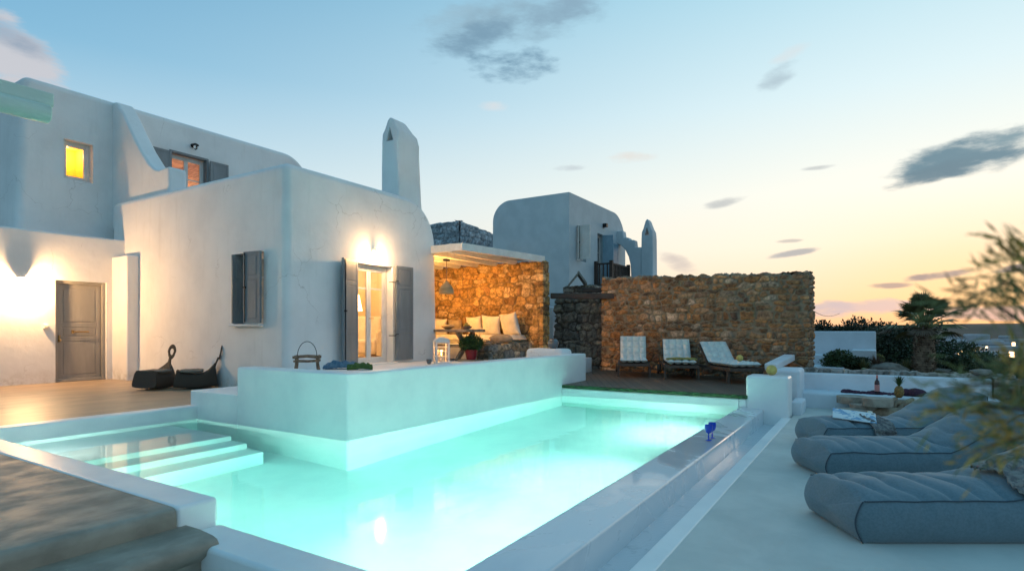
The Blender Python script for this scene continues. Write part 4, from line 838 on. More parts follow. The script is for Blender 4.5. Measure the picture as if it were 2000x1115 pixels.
l = light('candle_light', 'POINT', (0, 0, .25), 5, (1, .45, .12), None, .02); l.parent = t
p = at_z(838, 711, .38); t = thing('stone_cup', 'tiny dark pot beside the lantern', 'pot', p); b = MB(); b.lathe([(.03, 0), (.05, .05), (.055, .10), (.045, .10), (.035, .05)], n=16); b.build('bowl', ceramic, t, True); b = MB(); b.tube([(.05, 0, .08), (.085, 0, .06), (.05, 0, .03)], .008, 6); b.build('handle', ceramic, t, True)
# dining table
t = thing('table', 'rustic wooden table on crossed legs in the covered lounge', 'table', (10.46, 8.4, .38), R(90))
b = MB(); b.box(-.92, .95, -.36, .36, .64, .70); b.build('tabletop', old_wood, t, True, bev=.012)
for s_ in (-1, 1):
    for a in (-1, 1): b = MB(); b.beam((s_*.62, a*.33, .0), (s_*.62, -a*.30, .64), .10, .07, (1, 0, 0)); b.build('leg', old_wood, t, True, bev=.008)
b = MB(); b.beam((-.62, 0, .32), (.62, 0, .32), .07, .07); b.build('stretcher', old_wood, t, True, bev=.006)
p = at_d(872, 641, 12.5); t = thing('bowl', 'shallow carved wooden bowl on the lounge table', 'bowl', (10.55, 8.35, 1.08), 0, 'bowls on the lounge table'); b = MB(); b.lathe([(.06, 0), (.15, .05), (.16, .075), (.12, .11), (.10, .11), (.13, .07), (.04, .03)], n=24); b.build('dish', hat, t, True)
t = thing('bowl', 'dark bowl piled with fruit on the lounge table', 'bowl', (10.62, 7.86, 1.08), 0, 'bowls on the lounge table'); b = MB(); b.lathe([(.05, 0), (.11, .04), (.12, .07), (.10, .07), (.04, .03)], n=24); b.build('dish', terracotta, t, True)
for x, y, z in ((.04, 0, .08), (-.04, .03, .08), (-.01, -.05, .08), (0, .01, .12)): b = MB(); ball(b, (x, y, z), .038, 8); b.build('fruit', cloth_gold, t, True)
# potted plant on a board
p = at_z(920, 703, .40); 
b = MB(); b.box(-.28, .28, -.14, .14, 0, .03); o = b.build('board', old_wood, None, True, bev=.006); o.location = (p.x, p.y, .38); o.rotation_euler = (0, 0, YAW-PI/2); tag(o, 'reddish wooden board under the potted plant', 'board')
t = thing('potted_plant', 'round green bushy plant in a dark red pot', 'plant', (p.x, p.y, .412)); b = MB(); b.lathe([(.10, 0), (.145, .20), (.15, .22), (.135, .22), (.12, .19)], n=24); b.build('pot', pot_red, t, True)
b = MB(); b.lathe([(.135, .17), (.13, .20), (.01, .205)], n=20); b.build('soil', soil, t, True)
P_, N_ = clumps(2600, [((0, 0, .36), (.24, .24, .16)), ((.1, -.08, .38), (.14, .14, .14)), ((-.1, .05, .34), (.16, .16, .13)), ((0, 0, .36), (.15, .15, .1))], .7); leaves('foliage', P_, N_, .045, leaf_pot, t, True)
# lounge cushions
t = thing('mattress', 'long cream seat mattress along the amber stone wall', 'mattress', (12.45, 9.6, .70), R(90)); mattress('pad', 4.4, .82, .24, cushion_cream, t, (2, 6), curve=lambda x: (x-2.05, .0, 0, 1), depth=.02)
for k, (x, y, px, lab, m_, s_, tl) in enumerate(((12.62, 7.95, 0, 'large cream pillow nearest the open end of the lounge seat', cushion_cream, .62, -12), (12.62, 8.52, 0, 'cream pillow in the middle of the three large upright ones', cushion_cream, .56, 8), (12.64, 9.05, 0, 'cream pillow innermost of the three large upright ones', cushion_cream, .54, -6), (12.62, 9.72, 0, 'tan pillow between the cream pillows behind the table', cushion_tan, .46, 5), (12.6, 10.25, 0, 'cream pillow partly behind the fruit bowl', cushion_cream, .5, 10), (12.6, 10.95, 0, 'cream pillow behind the shallow bowl', cushion_cream, .55, -8))):
    pillow('pillow', s_, s_, .22, m_, None, seed=k*3.1, label=lab, cat='pillow', loc=(x-.02*k % .05, y, .93+s_*.44), rot=(R(14), R(tl*.5), R(-90+tl)), group='pillows on the lounge seat')
pillow('pillow', .60, .30, .24, cushion_tan, None, seed=8, label='patterned tan bolster lying flat at the open end of the seat', cat='pillow', loc=(11.85, 7.72, .84), rot=(R(80), 0, R(-60)), group='pillows on the lounge seat')
heap('driftwood_garland', (11.25, 7.66, .70), .55, .14, .12, bark, 9, 'dark knotted twig garland on the stone platform', 'garland', R(-35), folds=16)
t = thing('urn', 'blue and brown ceramic urn on the rounded wall stub', 'urn', (10.62, 5.62, .68)); b = MB(); b.lathe([(.06, 0), (.10, .04), (.12, .11), (.10, .17), (.06, .195), (.065, .21), (.05, .21), (.04, .18)], n=24); b.build('jar', ceramic, t, True)
# ================================================================== sun loungers on the wooden deck
def sun_lounger(foot, head_dir, tilt, label, bl=.62, sl=1.15, seat=.30):
    rz = math.atan2(-head_dir[1], -head_dir[0])           # local +x points to the foot end
    t = thing('sun_lounger', label, 'sun lounger', (foot[0], foot[1], .024), rz, 'wooden sun loungers against the stone wall')
    L = sl+bl; ct, st_ = math.cos(tilt), math.sin(tilt)
    # local x: foot at 0, hinge at -sl
    def cv(u):
        if u < sl-.03: return (-u, seat+.02, 0, 1)
        k = min(1, (u-sl+.03)/.10); a = tilt*k; x = -sl-(u-sl)*ct; return (x, seat+.02+max(0, u-sl)*st_, math.sin(a), math.cos(a))
    b = MB()
    for s_ in (-1, 1): b.box(-1.95, 0, s_*.33-.02, s_*.33+.02, seat-.06, seat)
    b.box(-.04, 0, -.31, .31, seat-.06, seat); b.build('frame', lounger_wood, t, True, bev=.004)
    b = MB()
    for k in range(11): x = -.05-k*.105; b.box(x-.085, x, -.30, .30, seat-.02, seat)
    b.build('seat', lounger_wood, t, True)
    b = MB(); mt = Matrix.Translation((-sl, 0, seat-.01)) @ Matrix.Rotation(tilt, 4, 'Y')
    for s_ in (-1, 1): b.box(-bl-.03, 0, s_*.29-.018, s_*.29+.018, -.03, .0, mt)
    for k in range(6): b.box(-bl+k*.105, -bl+k*.105+.085, -.30, .30, -.01, .008, mt)
    b.build('backrest', lounger_wood, t, True)
    for x, s_ in ((-.12, -1), (-.12, 1)): b = MB(); b.box(x-.03, x+.03, s_*.34-.02, s_*.34+.03, 0, seat-.06); b.build('leg', lounger_wood, t, True, bev=.004)
    for s_ in (-1, 1): b = MB(); b.box(-1.68, -1.62, s_*.34-.02, s_*.34+.02, .05, seat-.06); b.build('leg', lounger_wood, t, True, bev=.004); b = MB(); b.lathe([(.11, -.02), (.11, .02), (.03, .025), (.03, -.025)], n=20, mt=Matrix.Translation((-1.65, s_*.39, .11)) @ Matrix.Rotation(PI/2, 4, 'X')); b.build('wheel', lounger_wood, t, True)
    mattress('cushion', L, .60, .10, cushion_white, t, (4, 10), curve=cv, depth=.06)
    return t
def fw(a): return (math.cos(YAW+R(a)), math.sin(YAW+R(a)))
f1 = at_z(1238, 737, .02); f2 = at_z(1332, 742, .02); f3 = at_z(1460, 750, .02)
sun_lounger(f1, fw(-11), R(62), 'cream cushioned wooden lounger with the steepest backrest, beside the dark stone wall', sl=.95)
sun_lounger(f2, fw(-11), R(50), 'cream cushioned wooden lounger with a mustard towel across it, middle of three', sl=1.05)
sun_lounger(f3, fw(6), R(44), 'cream cushioned wooden lounger turned sideways with a yellow ball on it', sl=1.05)
def on(t0, d, k): return (t0.x+d[0]*k, t0.y+d[1]*k)
x, y = on(f2, fw(-11), .16); heap('towel', (x, y, .435), .24, .62, .05, cloth_gold, 12, 'mustard patterned towel laid across the middle lounger', 'towel', YAW+R(-11), folds=5)
x, y = on(f3, fw(6), .30); b = MB(); ball(b, (0, 0, 0), .065, 14); o = b.build('ball', yellow_ball, None, True, ang=80); o.location = (x, y, .024+.43+.055); tag(o, 'yellow ball resting on the sideways lounger cushion', 'ball', 'yellow balls')
q = at_z(1507, 732, .34); b = MB(); ball(b, (0, 0, 0), .083, 16); o = b.build('ball', yellow_ball, None, True, ang=80); o.location = (q.x, q.y, .34+.078); tag(o, 'larger yellow ball on the square end pier', 'ball', 'yellow balls')
t = thing('deck_chair', 'dark folding deck chair partly hidden behind the end of the stone wall', 'chair', at_z(1584, 712, .2)+Vector((2.5, .9, .1)), YAW)
b = MB(); b.beam((0, -.25, 0), (.3, -.25, 1.0), .04, .03); b.beam((0, .25, 0), (.3, .25, 1.0), .04, .03); b.beam((.35, -.25, 0), (-.2, -.25, .45), .04, .03); b.beam((.35, .25, 0), (-.2, .25, .45), .04, .03); b.build('frame', iron, t, True); b = MB(); b.box(-.2, .2, -.25, .25, .40, .42); b.build('seat', iron, t, True)
# ================================================================== blue goblets on the overflow edge
for x, y, lab in ((1384, 861, 'cobalt blue goblet standing nearest on the wet pool edge'), (1391, 856, 'cobalt blue goblet half hidden behind the other on the wet pool edge')):
    q = at_z(x, y, WZ); t = thing('goblet', lab, 'goblet', (q.x, q.y, -.172), 0, 'blue goblets')
    b = MB(); b.lathe([(.034, 0), (.034, .004), (.008, .012), (.007, .03), (.014, .036), (.007, .042), (.012, .05), (.006, .058), (.007, .075), (.030, .092), (.041, .12), (.044, .15), (.042, .175), (.039, .175), (.041, .15), (.037, .12), (.026, .097), (.003, .09)], n=26); b.build('glass', glass_blue, t, True, ang=60)
# ================================================================== beanbag loungers
def beanbag(X0, Z0, L, w, hs, hb, label, seed, s_back=.58, ext=1.0):
    """axis runs to the right seen from the pool; near lower front corner at camera distance Z0"""
    o = at_d(1000, 643, 1); p = Vector((CA*Z0+SA*X0, SA*Z0-CA*X0, PZ)); t = thing('beanbag_lounger', label, 'beanbag', p, YAW-PI/2, 'grey beanbag loungers')
    def seam(s): # height of the piping
        k = np.clip((s/L-s_back)/(.93-s_back), 0, 1); k = k**1.15; return hs+(hb-hs)*k
    ns = 150; J1, J2 = 14, 34; cor = []; vs = []; fs = []
    sv = np.linspace(0, L, ns)
    for i, s in enumerate(sv):
        h = float(seam(s)); en = min(1, s/.10, (L-s)/.14+.001) if True else 1; en = max(0, en)**.5
        puff = .085*(.62+.38*en)*(1+.3*mnoise.noise(Vector((s*2+seed, 0, 0)))); ring = []
        slope = float(seam(min(L, s+.02))-seam(max(0, s-.02)))/.04; nx_ = -slope/math.hypot(1, slope); nz_ = 1/math.hypot(1, slope)
        for side in (0, 1):
            for j in range(J1):
                v = j/J1 if side == 0 else 1-j/J1
                bulge = .045*math.sin(PI*min(1, v*1.0))**.8*en+.006*mnoise.noise(Vector((s*7+seed, v*3, side*5)))+.010*mnoise.noise(Vector((s*15, v*1.2, seed+side)))*v
                yy = (-bulge if side == 0 else w+bulge); sx = s+(.05*math.sin(PI*v)*(-(1-s/.12) if s < .12 else 0))
                pt = (sx+(.04*(1-v) if s < .1 else 0)*0, yy, h*v)
                if side == 0: ring.append(pt)
                else: cor.append(pt)
            if side == 0:
                for j in range(J2):
                    v = j/J2; q = math.sin(PI*v)**.62; fold = abs(math.sin((s*16+v*2.4+2.2*mnoise.noise(Vector((s*2.2+seed, v*2, 3)))))); 
                    amp = .036*(1-abs(2*v-1))**.3*(.4+1.2*max(0, mnoise.noise(Vector((s*1.6+seed, v*1.4, 7)))+.35)); wr = -amp*(1-fold)**1.6-.006*abs(math.sin(s*38+v*6+4*mnoise.noise(Vector((s*3, v*3, seed)))))*max(0, mnoise.noise(Vector((s*2, v*2, seed+5)))+.3)
                    edge = math.exp(-min(v, 1-v)/.07); wr += -.015*edge*(.5+.5*math.sin(s*55+3*mnoise.noise(Vector((s*4, seed, 0)))))*(.3 if j == 0 else 1)*(j > 0)
                    o_ = puff*q+wr+.012*mnoise.noise(Vector((s*4+seed, v*4, 1))); ring.append((s+nx_*o_, w*v, h+nz_*o_))
        ring += cor; cor = []; vs.append(ring)
    J = len(vs[0]); flat = []
    # end caps: shrink rings towards the middle with a slight outward bulge
    def cap(ring, sgn, k, depth):
        cx = sum(p[0] for p in ring)/J; cy = w/2; h = max(p[2] for p in ring); out = []
        for x, y, z in ring: out.append((x+(cx-x)*(1-k)+sgn*depth*(1-k*k), cy+(y-cy)*k, h*.45+(z-h*.45)*k))
        return out
    rings = [cap(vs[0], -1, k, .055) for k in (.02, .3, .55, .75, .88, .95)]+vs+[cap(vs[-1], 1, k, .09) for k in (.95, .85, .7, .5, .25, .02)]
    n = len(rings)
    for r_ in rings: flat += [(x, y, max(.002, z)) for x, y, z in r_]
    for i in range(n-1):
        for j in range(J): q = (j+1) % J; fs.append((i*J+j, i*J+q, (i+1)*J+q, (i+1)*J+j))
    fs.append(tuple(range(J))); fs.append(tuple((n-1)*J+j for j in range(J))[::-1])
    b = MB(); b.add(flat, fs); body = b.build('cushion_body', fabric, t, True, ang=70)
    pp = MB(); i0 = J1
    for jj in (J1, J1+J2): pp.tube([Vector(vs[i][jj])+Vector((0, -.004 if jj == J1 else .004, .002)) for i in range(0, ns, 2)], .0042, 6)
    pp.tube([Vector(p)+Vector((-.006, -.004, 0)) for p in vs[0][:J1+1]], .0042, 6)
    pp.tube([Vector(p)+Vector((.006, -.004, 0)) for p in vs[-1][:J1+1]], .006, 6)
    pp.build('piping', piping, body, True)
    return t, vs
bag1, bv1 = beanbag(2.27, 3.70, 2.0, .66, .272, .62, 'grey beanbag lounger nearest the viewer with a striped throw on its backrest', 1.3, .50)
bag2, bv2 = beanbag(2.92, 5.24, 1.86, .66, .25, .60, 'grey beanbag lounger in the middle of the three, nothing on it', 4.7)
bag3, bv3 = beanbag(3.58, 6.50, 1.80, .66, .26, .62, 'grey beanbag lounger closest to the log table, with a magazine and scarf', 8.9)
def drape(name, bag, vs, s0, s1, v0, v1, mat, label, cat, seed, J1=14, J2=34, lift=.012, over=0., parent=None, thick=True, rag=.06, amp=.02, n=70, m=40):
    """a cloth lying over a beanbag: u along the bag, v across it (below 0 = hanging over the near side)"""
    A = np.array(vs); ns = len(A); L = A[-1, J1, 0]; out = []; fs = []
    for i in range(n+1):
        for j in range(m+1):
            u = i/n; v = j/m; ss = s0+(s1-s0)*u+rag*mnoise.noise(Vector((v*3, seed, 0)))+(.25*(s1-s0)*(v-.5)*0); vv = v0+(v1-v0)*v+rag*mnoise.noise(Vector((u*3, 0, seed)))
            fi = np.clip(ss/L*(ns-1), 0, ns-1.001); ii = int(fi); fr_ = fi-ii
            jj = J1+vv*J2 if vv >= 0 else J1+vv*J1*2; jj = np.clip(jj, 0, J1+J2-.001); ja = int(jj); fj = jj-ja
            p = (A[ii, ja]*(1-fr_)+A[ii+1, ja]*fr_)*(1-fj)+(A[ii, ja+1]*(1-fr_)+A[ii+1, ja+1]*fr_)*fj
            r = abs(math.sin(v*26+3*mnoise.noise(Vector((u*2.5+seed, v*3, 0)))))**.7; r2 = abs(math.sin(u*9+v*7+seed))
            o = lift+amp*r+amp*.6*r2; q = Vector((p[0], p[1]-(o if vv < 0 else 0), p[2]+(o if vv >= 0 else o*.2))); out.append(tuple(q))
    for i in range(n):
        for j in range(m): a = i*(m+1)+j; fs.append((a, a+m+1, a+m+2, a+1))
    b = MB(); b.add(out, fs); o = b.build(name, mat, None, True, ang=80); o.location = bag.location; o.rotation_euler = bag.rotation_euler
    md = o.modifiers.new('s', 'SOLIDIFY'); md.thickness = .006; return tag(o, label, cat)
drape('throw', bag1, bv1, 1.02, 1.75, -.0, .62, cloth_grey, 'striped grey throw crumpled over the backrest of the nearest beanbag', 'throw', 2.2, amp=.03, rag=.12)
drape('scarf', bag3, bv3, .50, .74, -.42, .40, cloth_grey, 'pale grey scarf knotted over the side of the far beanbag', 'scarf', 5.1, amp=.03, rag=.05, n=40)
b = MB(); b.box(-.22, .22, -.14, .14, 0, .012); b.v = [(x, y, z+.03*math.cos(x*9)) for x, y, z in b.v]; o = b.build('magazine', print_page, None, True, bev=.003); q = at_d(1668, 829, 6.72); o.location = (q.x, q.y, PZ+.375); o.rotation_euler = (R(16), R(5), YAW-PI/2-R(28)); tag(o, 'open glossy magazine lying on the far beanbag', 'magazine')
# ================================================================== log table
def disc(b, c, r, h): b.lathe([(r*.985, 0), (r, .012), (r, h-.012), (r*.985, h)], c, 34, wob=.035)
lt = thing('log_table', 'low table of pale log slices stacked round a driftwood root', 'table', (10.2, -.1, PZ))
DS = [(1665, 773, .235, 9.6, .12), (1714, 777, .21, 9.0, .125), (1716, 772, .20, 9.85, .10), (1752, 779, .13, 9.5, .12), (1779, 780, .12, 9.5, .12), (1811, 785, .20, 8.8, .12), (1848, 782, .20, 9.5, .10), (1688, 789, .21, 9.25, .13), (1668, 799, .23, 9.05, .15), (1712, 800, .18, 9.2, .15)]
for k, (x, y, r, Z, h) in enumerate(DS):
    q = at_d(x, y, Z); b = MB(); disc(b, (q.x, q.y, q.z-h), r, h); b.build('log_slice', disc_wood, lt, bev=0)
b = MB(); q0 = at_z(1720, 812, PZ)
for k in range(9):
    a = at_d(1706+k*15, 812+3*math.sin(k*2.), 9.3-.04*k); c = at_d(1722+k*13, 790-5*math.sin(k), 9.1+.05*k); e = at_d(1750+k*11, 778+8*abs(math.sin(k)), 9.3)
    a.z = max(a.z, PZ+.01); b.tube([a, (a+c)/2+Vector((0, 0, .03*math.sin(k*3))), c, e], [.06, .055, .045, .03], 9)
b.tube([at_d(1700, 806, 9.1), at_d(1760, 808, 9.0), at_d(1840, 815, 8.9)], [.07, .10, .08], 10); b.build('driftwood_root', old_wood, lt, ang=60)
q = at_z(1699, 822, PZ+.03); b = MB(); b.lathe([(.035, 0), (.035, .17), (.02, .175)], n=18); o = b.build('candle', candle, None, True); o.location = (q.x, q.y, PZ+.0); tag(o, 'white pillar candle on the floor beneath the log slices', 'candle')
q = at_d(1713, 770.5, 9.75); t = thing('wine_bottle', 'dark wine bottle with a reddish label on the log table', 'bottle', q); b = MB(); b.lathe([(.036, 0), (.038, .01), (.038, .20), (.030, .235), (.014, .255), (.0135, .31), (.015, .312), (.015, .33), (.010, .332)], n=24); b.build('body', wine, t, True, ang=50); b = MB(); b.lathe([(.0386, .06), (.0386, .17)], n=24); b.build('label', label_red, t, True)
b = MB(); b.lathe([(.016, .285), (.016, .334), (.010, .335)], n=16); b.build('capsule', label_red, t, True)
q = at_d(1756, 776.5, 9.3); t = thing('pineapple', 'whole pineapple with a spiky crown on the log table', 'pineapple', q)
b = MB(); vs = []; fs = []; N, J = 26, 36
for i in range(N+1):
    u = i/N; r = .062*max(.02, math.sin(PI*(u*.94+.03)))**.45
    for j in range(J):
        a = 2*PI*j/J; k = abs(math.sin((a*4+u*11)))*abs(math.sin((-a*4+u*11))); vs.append(((r+.010*k)*math.cos(a), (r+.010*k)*math.sin(a), .19*u))
for i in range(N):
    for j in range(J): fs.append((i*J+j, i*J+(j+1) % J, (i+1)*J+(j+1) % J, (i+1)*J+j))
b.add(vs, fs); pine = M('pineapple_skin', (.30, .17, .05), .7, (.14, .10, .03), 40); b.build('fruit', pine, t, True)
b = MB()
for k in range(46):
    a = k*2.4; u = k/46; L_ = .10+.08*(1-abs(u-.4)); out = .75*(1-u)+.12; c0 = Vector((0, 0, .18+.05*u)); d = Vector((math.cos(a)*out, math.sin(a)*out, 1)).normalized(); sd = Vector((-math.sin(a), math.cos(a), 0))*.010; m_ = c0+d*L_*.5; e = c0+d*L_+Vector((math.cos(a), math.sin(a), -.3))*.02*(1-u)
    i0 = len(b.v); b.v += [tuple(c0-sd), tuple(c0+sd), tuple(m_+sd*.9), tuple(m_-sd*.9), tuple(e)]; b.f += [(i0, i0+1, i0+2, i0+3), (i0+3, i0+2, i0+4)]; b.m += [0, 0]
b.build('crown', leaf_green, t, True)
b = MB(); rg = random.Random(4)
for k in range(90):
    u = k/89; y = .42-1.28*u+rg.uniform(-.03, .03); bg_ = .035+.045*math.exp(-((u-.82)/.12)**2)+.008*math.sin(u*20); r = bg_*rg.uniform(.7, 1.1)
    ball(b, (11.62+rg.uniform(-.06, .06), y, -.03+r*.6+max(0, bg_-.04)*rg.uniform(0, 1)), r, 6, (1, 1.3, .9))
tag(b.build('shawl', cloth_plum, ang=80), 'dark plum knitted shawl strung along the white bench', 'shawl')
# overhead cable
b = MB(); b.tube([at_d(1560, 585, 30)+(at_d(1640, 612, 45)-at_d(1560, 585, 30))*u+Vector((0, 0, -.5*math.sin(PI*u))) for u in np.linspace(0, 1, 12)], .018, 5); tag(b.build('cable', iron), 'thin overhead cable running down behind the long stone wall', 'cable')
# weathered pergola corner overhead
t = thing('pergola', 'weathered pale green timber pergola corner reaching in overhead', 'pergola', (1.3, 4.0, PZ+.3))
def wbeam(nm, a, b_, w, h, rnd=0):
    a, b_ = Vector(a), Vector(b_); n = 14; B = MB(); d = (b_-a); 
    pr = [(-w/2, -h/2), (w/2, -h/2), (w/2, h/2), (-w/2, h/2)] if not rnd else [(w/2*math.cos(q)*(abs(math.cos(q))**-.25 if abs(math.cos(q)) > .05 else 1), h/2*math.sin(q)) for q in np.linspace(0, 2*PI, 17)[:-1]]
    sd = Vector((-d.y, d.x, 0)).normalized(); m = len(pr); vs = []; fs = []
    for i in range(n+1):
        c = a+d*i/n; 
        for x, z in pr:
            g = .004*mnoise.noise(Vector((i*.9, x*30, z*30))); vs.append(c+sd*(x+g)+Vector((0, 0, z+g)))
    for i in range(n):
        for j in range(m): q = (j+1) % m; fs.append((i*m+j, i*m+q, (i+1)*m+q, (i+1)*m+j))
    fs.append(tuple(range(m))); fs.append(tuple(n*m+j for j in range(m))[::-1]); B.add(vs, fs); return B.build(nm, pergola_paint, t, bev=.006, ang=60)
e1 = at_d(104, 198, 3.25); e2 = at_d(96, 221, 3.22)
wbeam('plank', (-2.5, e1.y+.06, e1.z+.0), (e1.x, e1.y, e1.z), .03, .075); wbeam('plank', (-2.5, e1.y+.30, e1.z+.05), (e1.x-.05, e1.y+.26, e1.z+.05), .14, .03)
wbeam('beam', (-2.5, e2.y+.08, e2.z-.01), (e2.x, e2.y, e2.z-.01), .10, .10, 1); wbeam('beam', (-2.5, e2.y+.8, e2.z+.02), (e2.x-.05, e2.y+.8, e2.z+.02), .10, .10, 1)
for x in (.55, -.3, -1.2): wbeam('cross_beam', (x, e2.y-.0, e2.z+.07), (x, e2.y+1.8, e2.z+.07), .06, .05)
wbeam('cross_beam', (.93, e2.y+.05, e2.z-.04), (.93, e2.y+.9, e2.z-.04), .05, .05)
b = MB(); b.tube([(.86, e2.y+.75, 0), (.86, e2.y+.75, e2.z-.03)], .05, 14); b.build('post', pergola_paint, t)
# ================================================================== plants
def branchy(base, tips, r0, name, mat, parent):
    b = MB()
    for tp in tips:
        m = (Vector(base)+Vector(tp))/2+Vector((RNG.normal(0, .05), RNG.normal(0, .05), .05)); b.tube([base, m, tp], [r0, r0*.6, r0*.2], 6)
    return b.build(name, mat, parent)
def shrub(name, label, cat, c, rad, n, size, mat, blobs=None, group=None, trunk=True, seed=0):
    t = thing(name, label, cat, (c[0], c[1], c[2]), 0, group); rg = random.Random(seed); bl = blobs
    if bl is None:
        bl = [((c[0], c[1], c[2]+rad[2]), (rad[0]*.8, rad[1]*.8, rad[2]*.85))]
        for k in range(14):
            a = rg.uniform(0, 2*PI); q = rg.uniform(.35, .75); h = rg.uniform(.5, 1.65); s = rg.uniform(.3, .5)
            bl.append(((c[0]+rad[0]*q*math.cos(a), c[1]+rad[1]*q*math.sin(a), c[2]+rad[2]*h), (rad[0]*s, rad[1]*s, rad[2]*s)))
    P_, N_ = clumps(n, bl, .62); k = P_[:, 2] > c[2]-.1; leaves('crown', P_[k], N_[k], size, mat, t)
    if trunk: branchy((c[0], c[1], c[2]-.1), [(b_[0][0], b_[0][1], b_[0][2]) for b_ in bl[:6]], .05, 'trunk', bark, t)
    return t
def pt(x, Z, z=0.): d = ray(x, 643)*Z; return (d.x, d.y, z)
# long dark hedge at the back, as separate crowns
for k, (x, Z, top, r, lab) in enumerate(((1560, 22, 613, 1.3, 'dark hedge tree half hidden behind the end of the stone wall'), (1612, 21.5, 614, 1.2, 'dark hedge tree behind the outer end of the white garden wall'), (1660, 21.5, 613, 1.2, 'dark hedge tree with a rounded top behind the middle of the white garden wall'), (1706, 21, 614, 1.2, 'dark hedge tree above the stepped end of the white garden wall'))):
    zt = CZ-(top-643)/F*Z; c = pt(x, Z, -1.6); H = (zt+1.6)/2
    shrub('hedge_tree', lab, 'tree', c, (r, r, H*.95), 9000, .11, leaf_hedge, seed=k, group='trees of the long dark hedge')
for k, (x, Z, top, r, n, lab, m_) in enumerate(((1762, 17.5, 621, 1.35, 14000, 'large black-green bush filling the gap beside the palm trunk', leaf_hedge), (1735, 16.5, 640, .95, 8000, 'dark bush between the white garden wall and the palm', leaf_hedge),
        (1845, 15.5, 662, 1.15, 10000, 'brownish green bush just beyond the palm trunk', leaf_dark), (1908, 14.3, 676, 1.25, 14000, 'broad rounded dark bush between the palm and the village', leaf_dark), (1862, 13.4, 690, .8, 7000, 'lower dark bush at the foot of the palm', leaf_dark), (1958, 13.2, 700, .75, 6000, 'olive green bush at the edge of the bench wall', leaf_green))):
    zt = CZ-(top-643)/F*Z; z0 = -1.0; c = pt(x, Z, z0); shrub('bush', lab, 'bush', c, (r, r, (zt-z0)/2*.97), n, .085, m_, seed=20+k, group='dark bushes beyond the bench wall')
# small plants on the garden edge
for k, (x, Z, z, r, h, m_, lab) in enumerate(((1640, 13.6, .12, .38, .22, leaf_green, 'leafy green shrub at the near end of the garden bed'), (1668, 13.4, .12, .30, .16, leaf_dark, 'dark shrub beside the leafy green one in the garden bed'), (1697, 14.0, .12, .32, .17, leaf_olive, 'olive tinted shrub in front of the white garden seat'))):
    shrub('shrub', lab, 'shrub', pt(x, Z, z), (r, r, h), 3200, .06, m_, seed=40+k, group='small shrubs in the garden bed')
def tuft(name, label, c, n, L, mat, spread=.9, group=None):
    t = thing(name, label, 'plant', c, 0, group); b = MB(); rg = random.Random(int(c[0]*100))
    for k in range(n):
        a = rg.uniform(0, 2*PI); o = rg.uniform(.1, spread); l = L*rg.uniform(.7, 1.1); d = Vector((math.cos(a)*o, math.sin(a)*o, 1)).normalized(); sd = Vector((-math.sin(a), math.cos(a), 0))*.012
        c0 = Vector((0, 0, 0)); m_ = d*l*.55; e = d*l+Vector((0, 0, -.15*o*l)); i0 = len(b.v); b.v += [tuple(c0-sd), tuple(c0+sd), tuple(m_+sd*.8), tuple(m_-sd*.8), tuple(e)]; b.f += [(i0, i0+1, i0+2, i0+3), (i0+3, i0+2, i0+4)]; b.m += [0, 0]
    b.build('leaves', mat, t, True); b = MB(); ball(b, (0, 0, 0), .06, 8); b.build('crown', bark, t, True)
tuft('spiky_plant', 'fine-leaved spiky plant in front of the white garden seat', pt(1712, 13.2, .12), 130, .42, leaf_dry, 1.1, 'spiky garden plants'); tuft('spiky_plant', 'green spiky plant behind the pale boulder', pt(1688, 13.0, .12), 110, .34, leaf_palm, 1.1, 'spiky garden plants'); tuft('spiky_plant', 'dark green spiky plant against the palm trunk', pt(1772, 12.8, .10), 150, .36, leaf_palm, 1.2, 'spiky garden plants')
def boulder(label, c, r, sq, seed, mat=rock):
    b = MB(); ball(b, (0, 0, 0), 1, 18)
    b.v = [tuple(Vector((x*sq[0], y*sq[1], z*sq[2]))*r*(1+.22*mnoise.noise(Vector((x*1.3+seed, y*1.3, z*1.3)))+.08*mnoise.noise(Vector((x*4+seed, y*4, z*4))))) for x, y, z in b.v]
    o = b.build('boulder', mat, None, True, ang=60); o.location = c; tag(o, label, 'rock', 'rocks in the garden bed')
boulder('long pale boulder in the garden bed beside the palm', pt(1735, 12.9, .18), .34, (.9, 1.1, .42), 1); boulder('flat rock on the outer end of the bench wall coping', pt(1918, 9.55, .36), .13, (1.2, 1.2, .5), 2); boulder('small reddish rock at the foot of the palm', pt(1840, 12.9, .13), .16, (1, 1.4, .45), 3); boulder('rounded cactus-like stone near the leafy shrub', pt(1689, 12.6, .13), .10, (1, 1, 1), 4, leaf_palm)
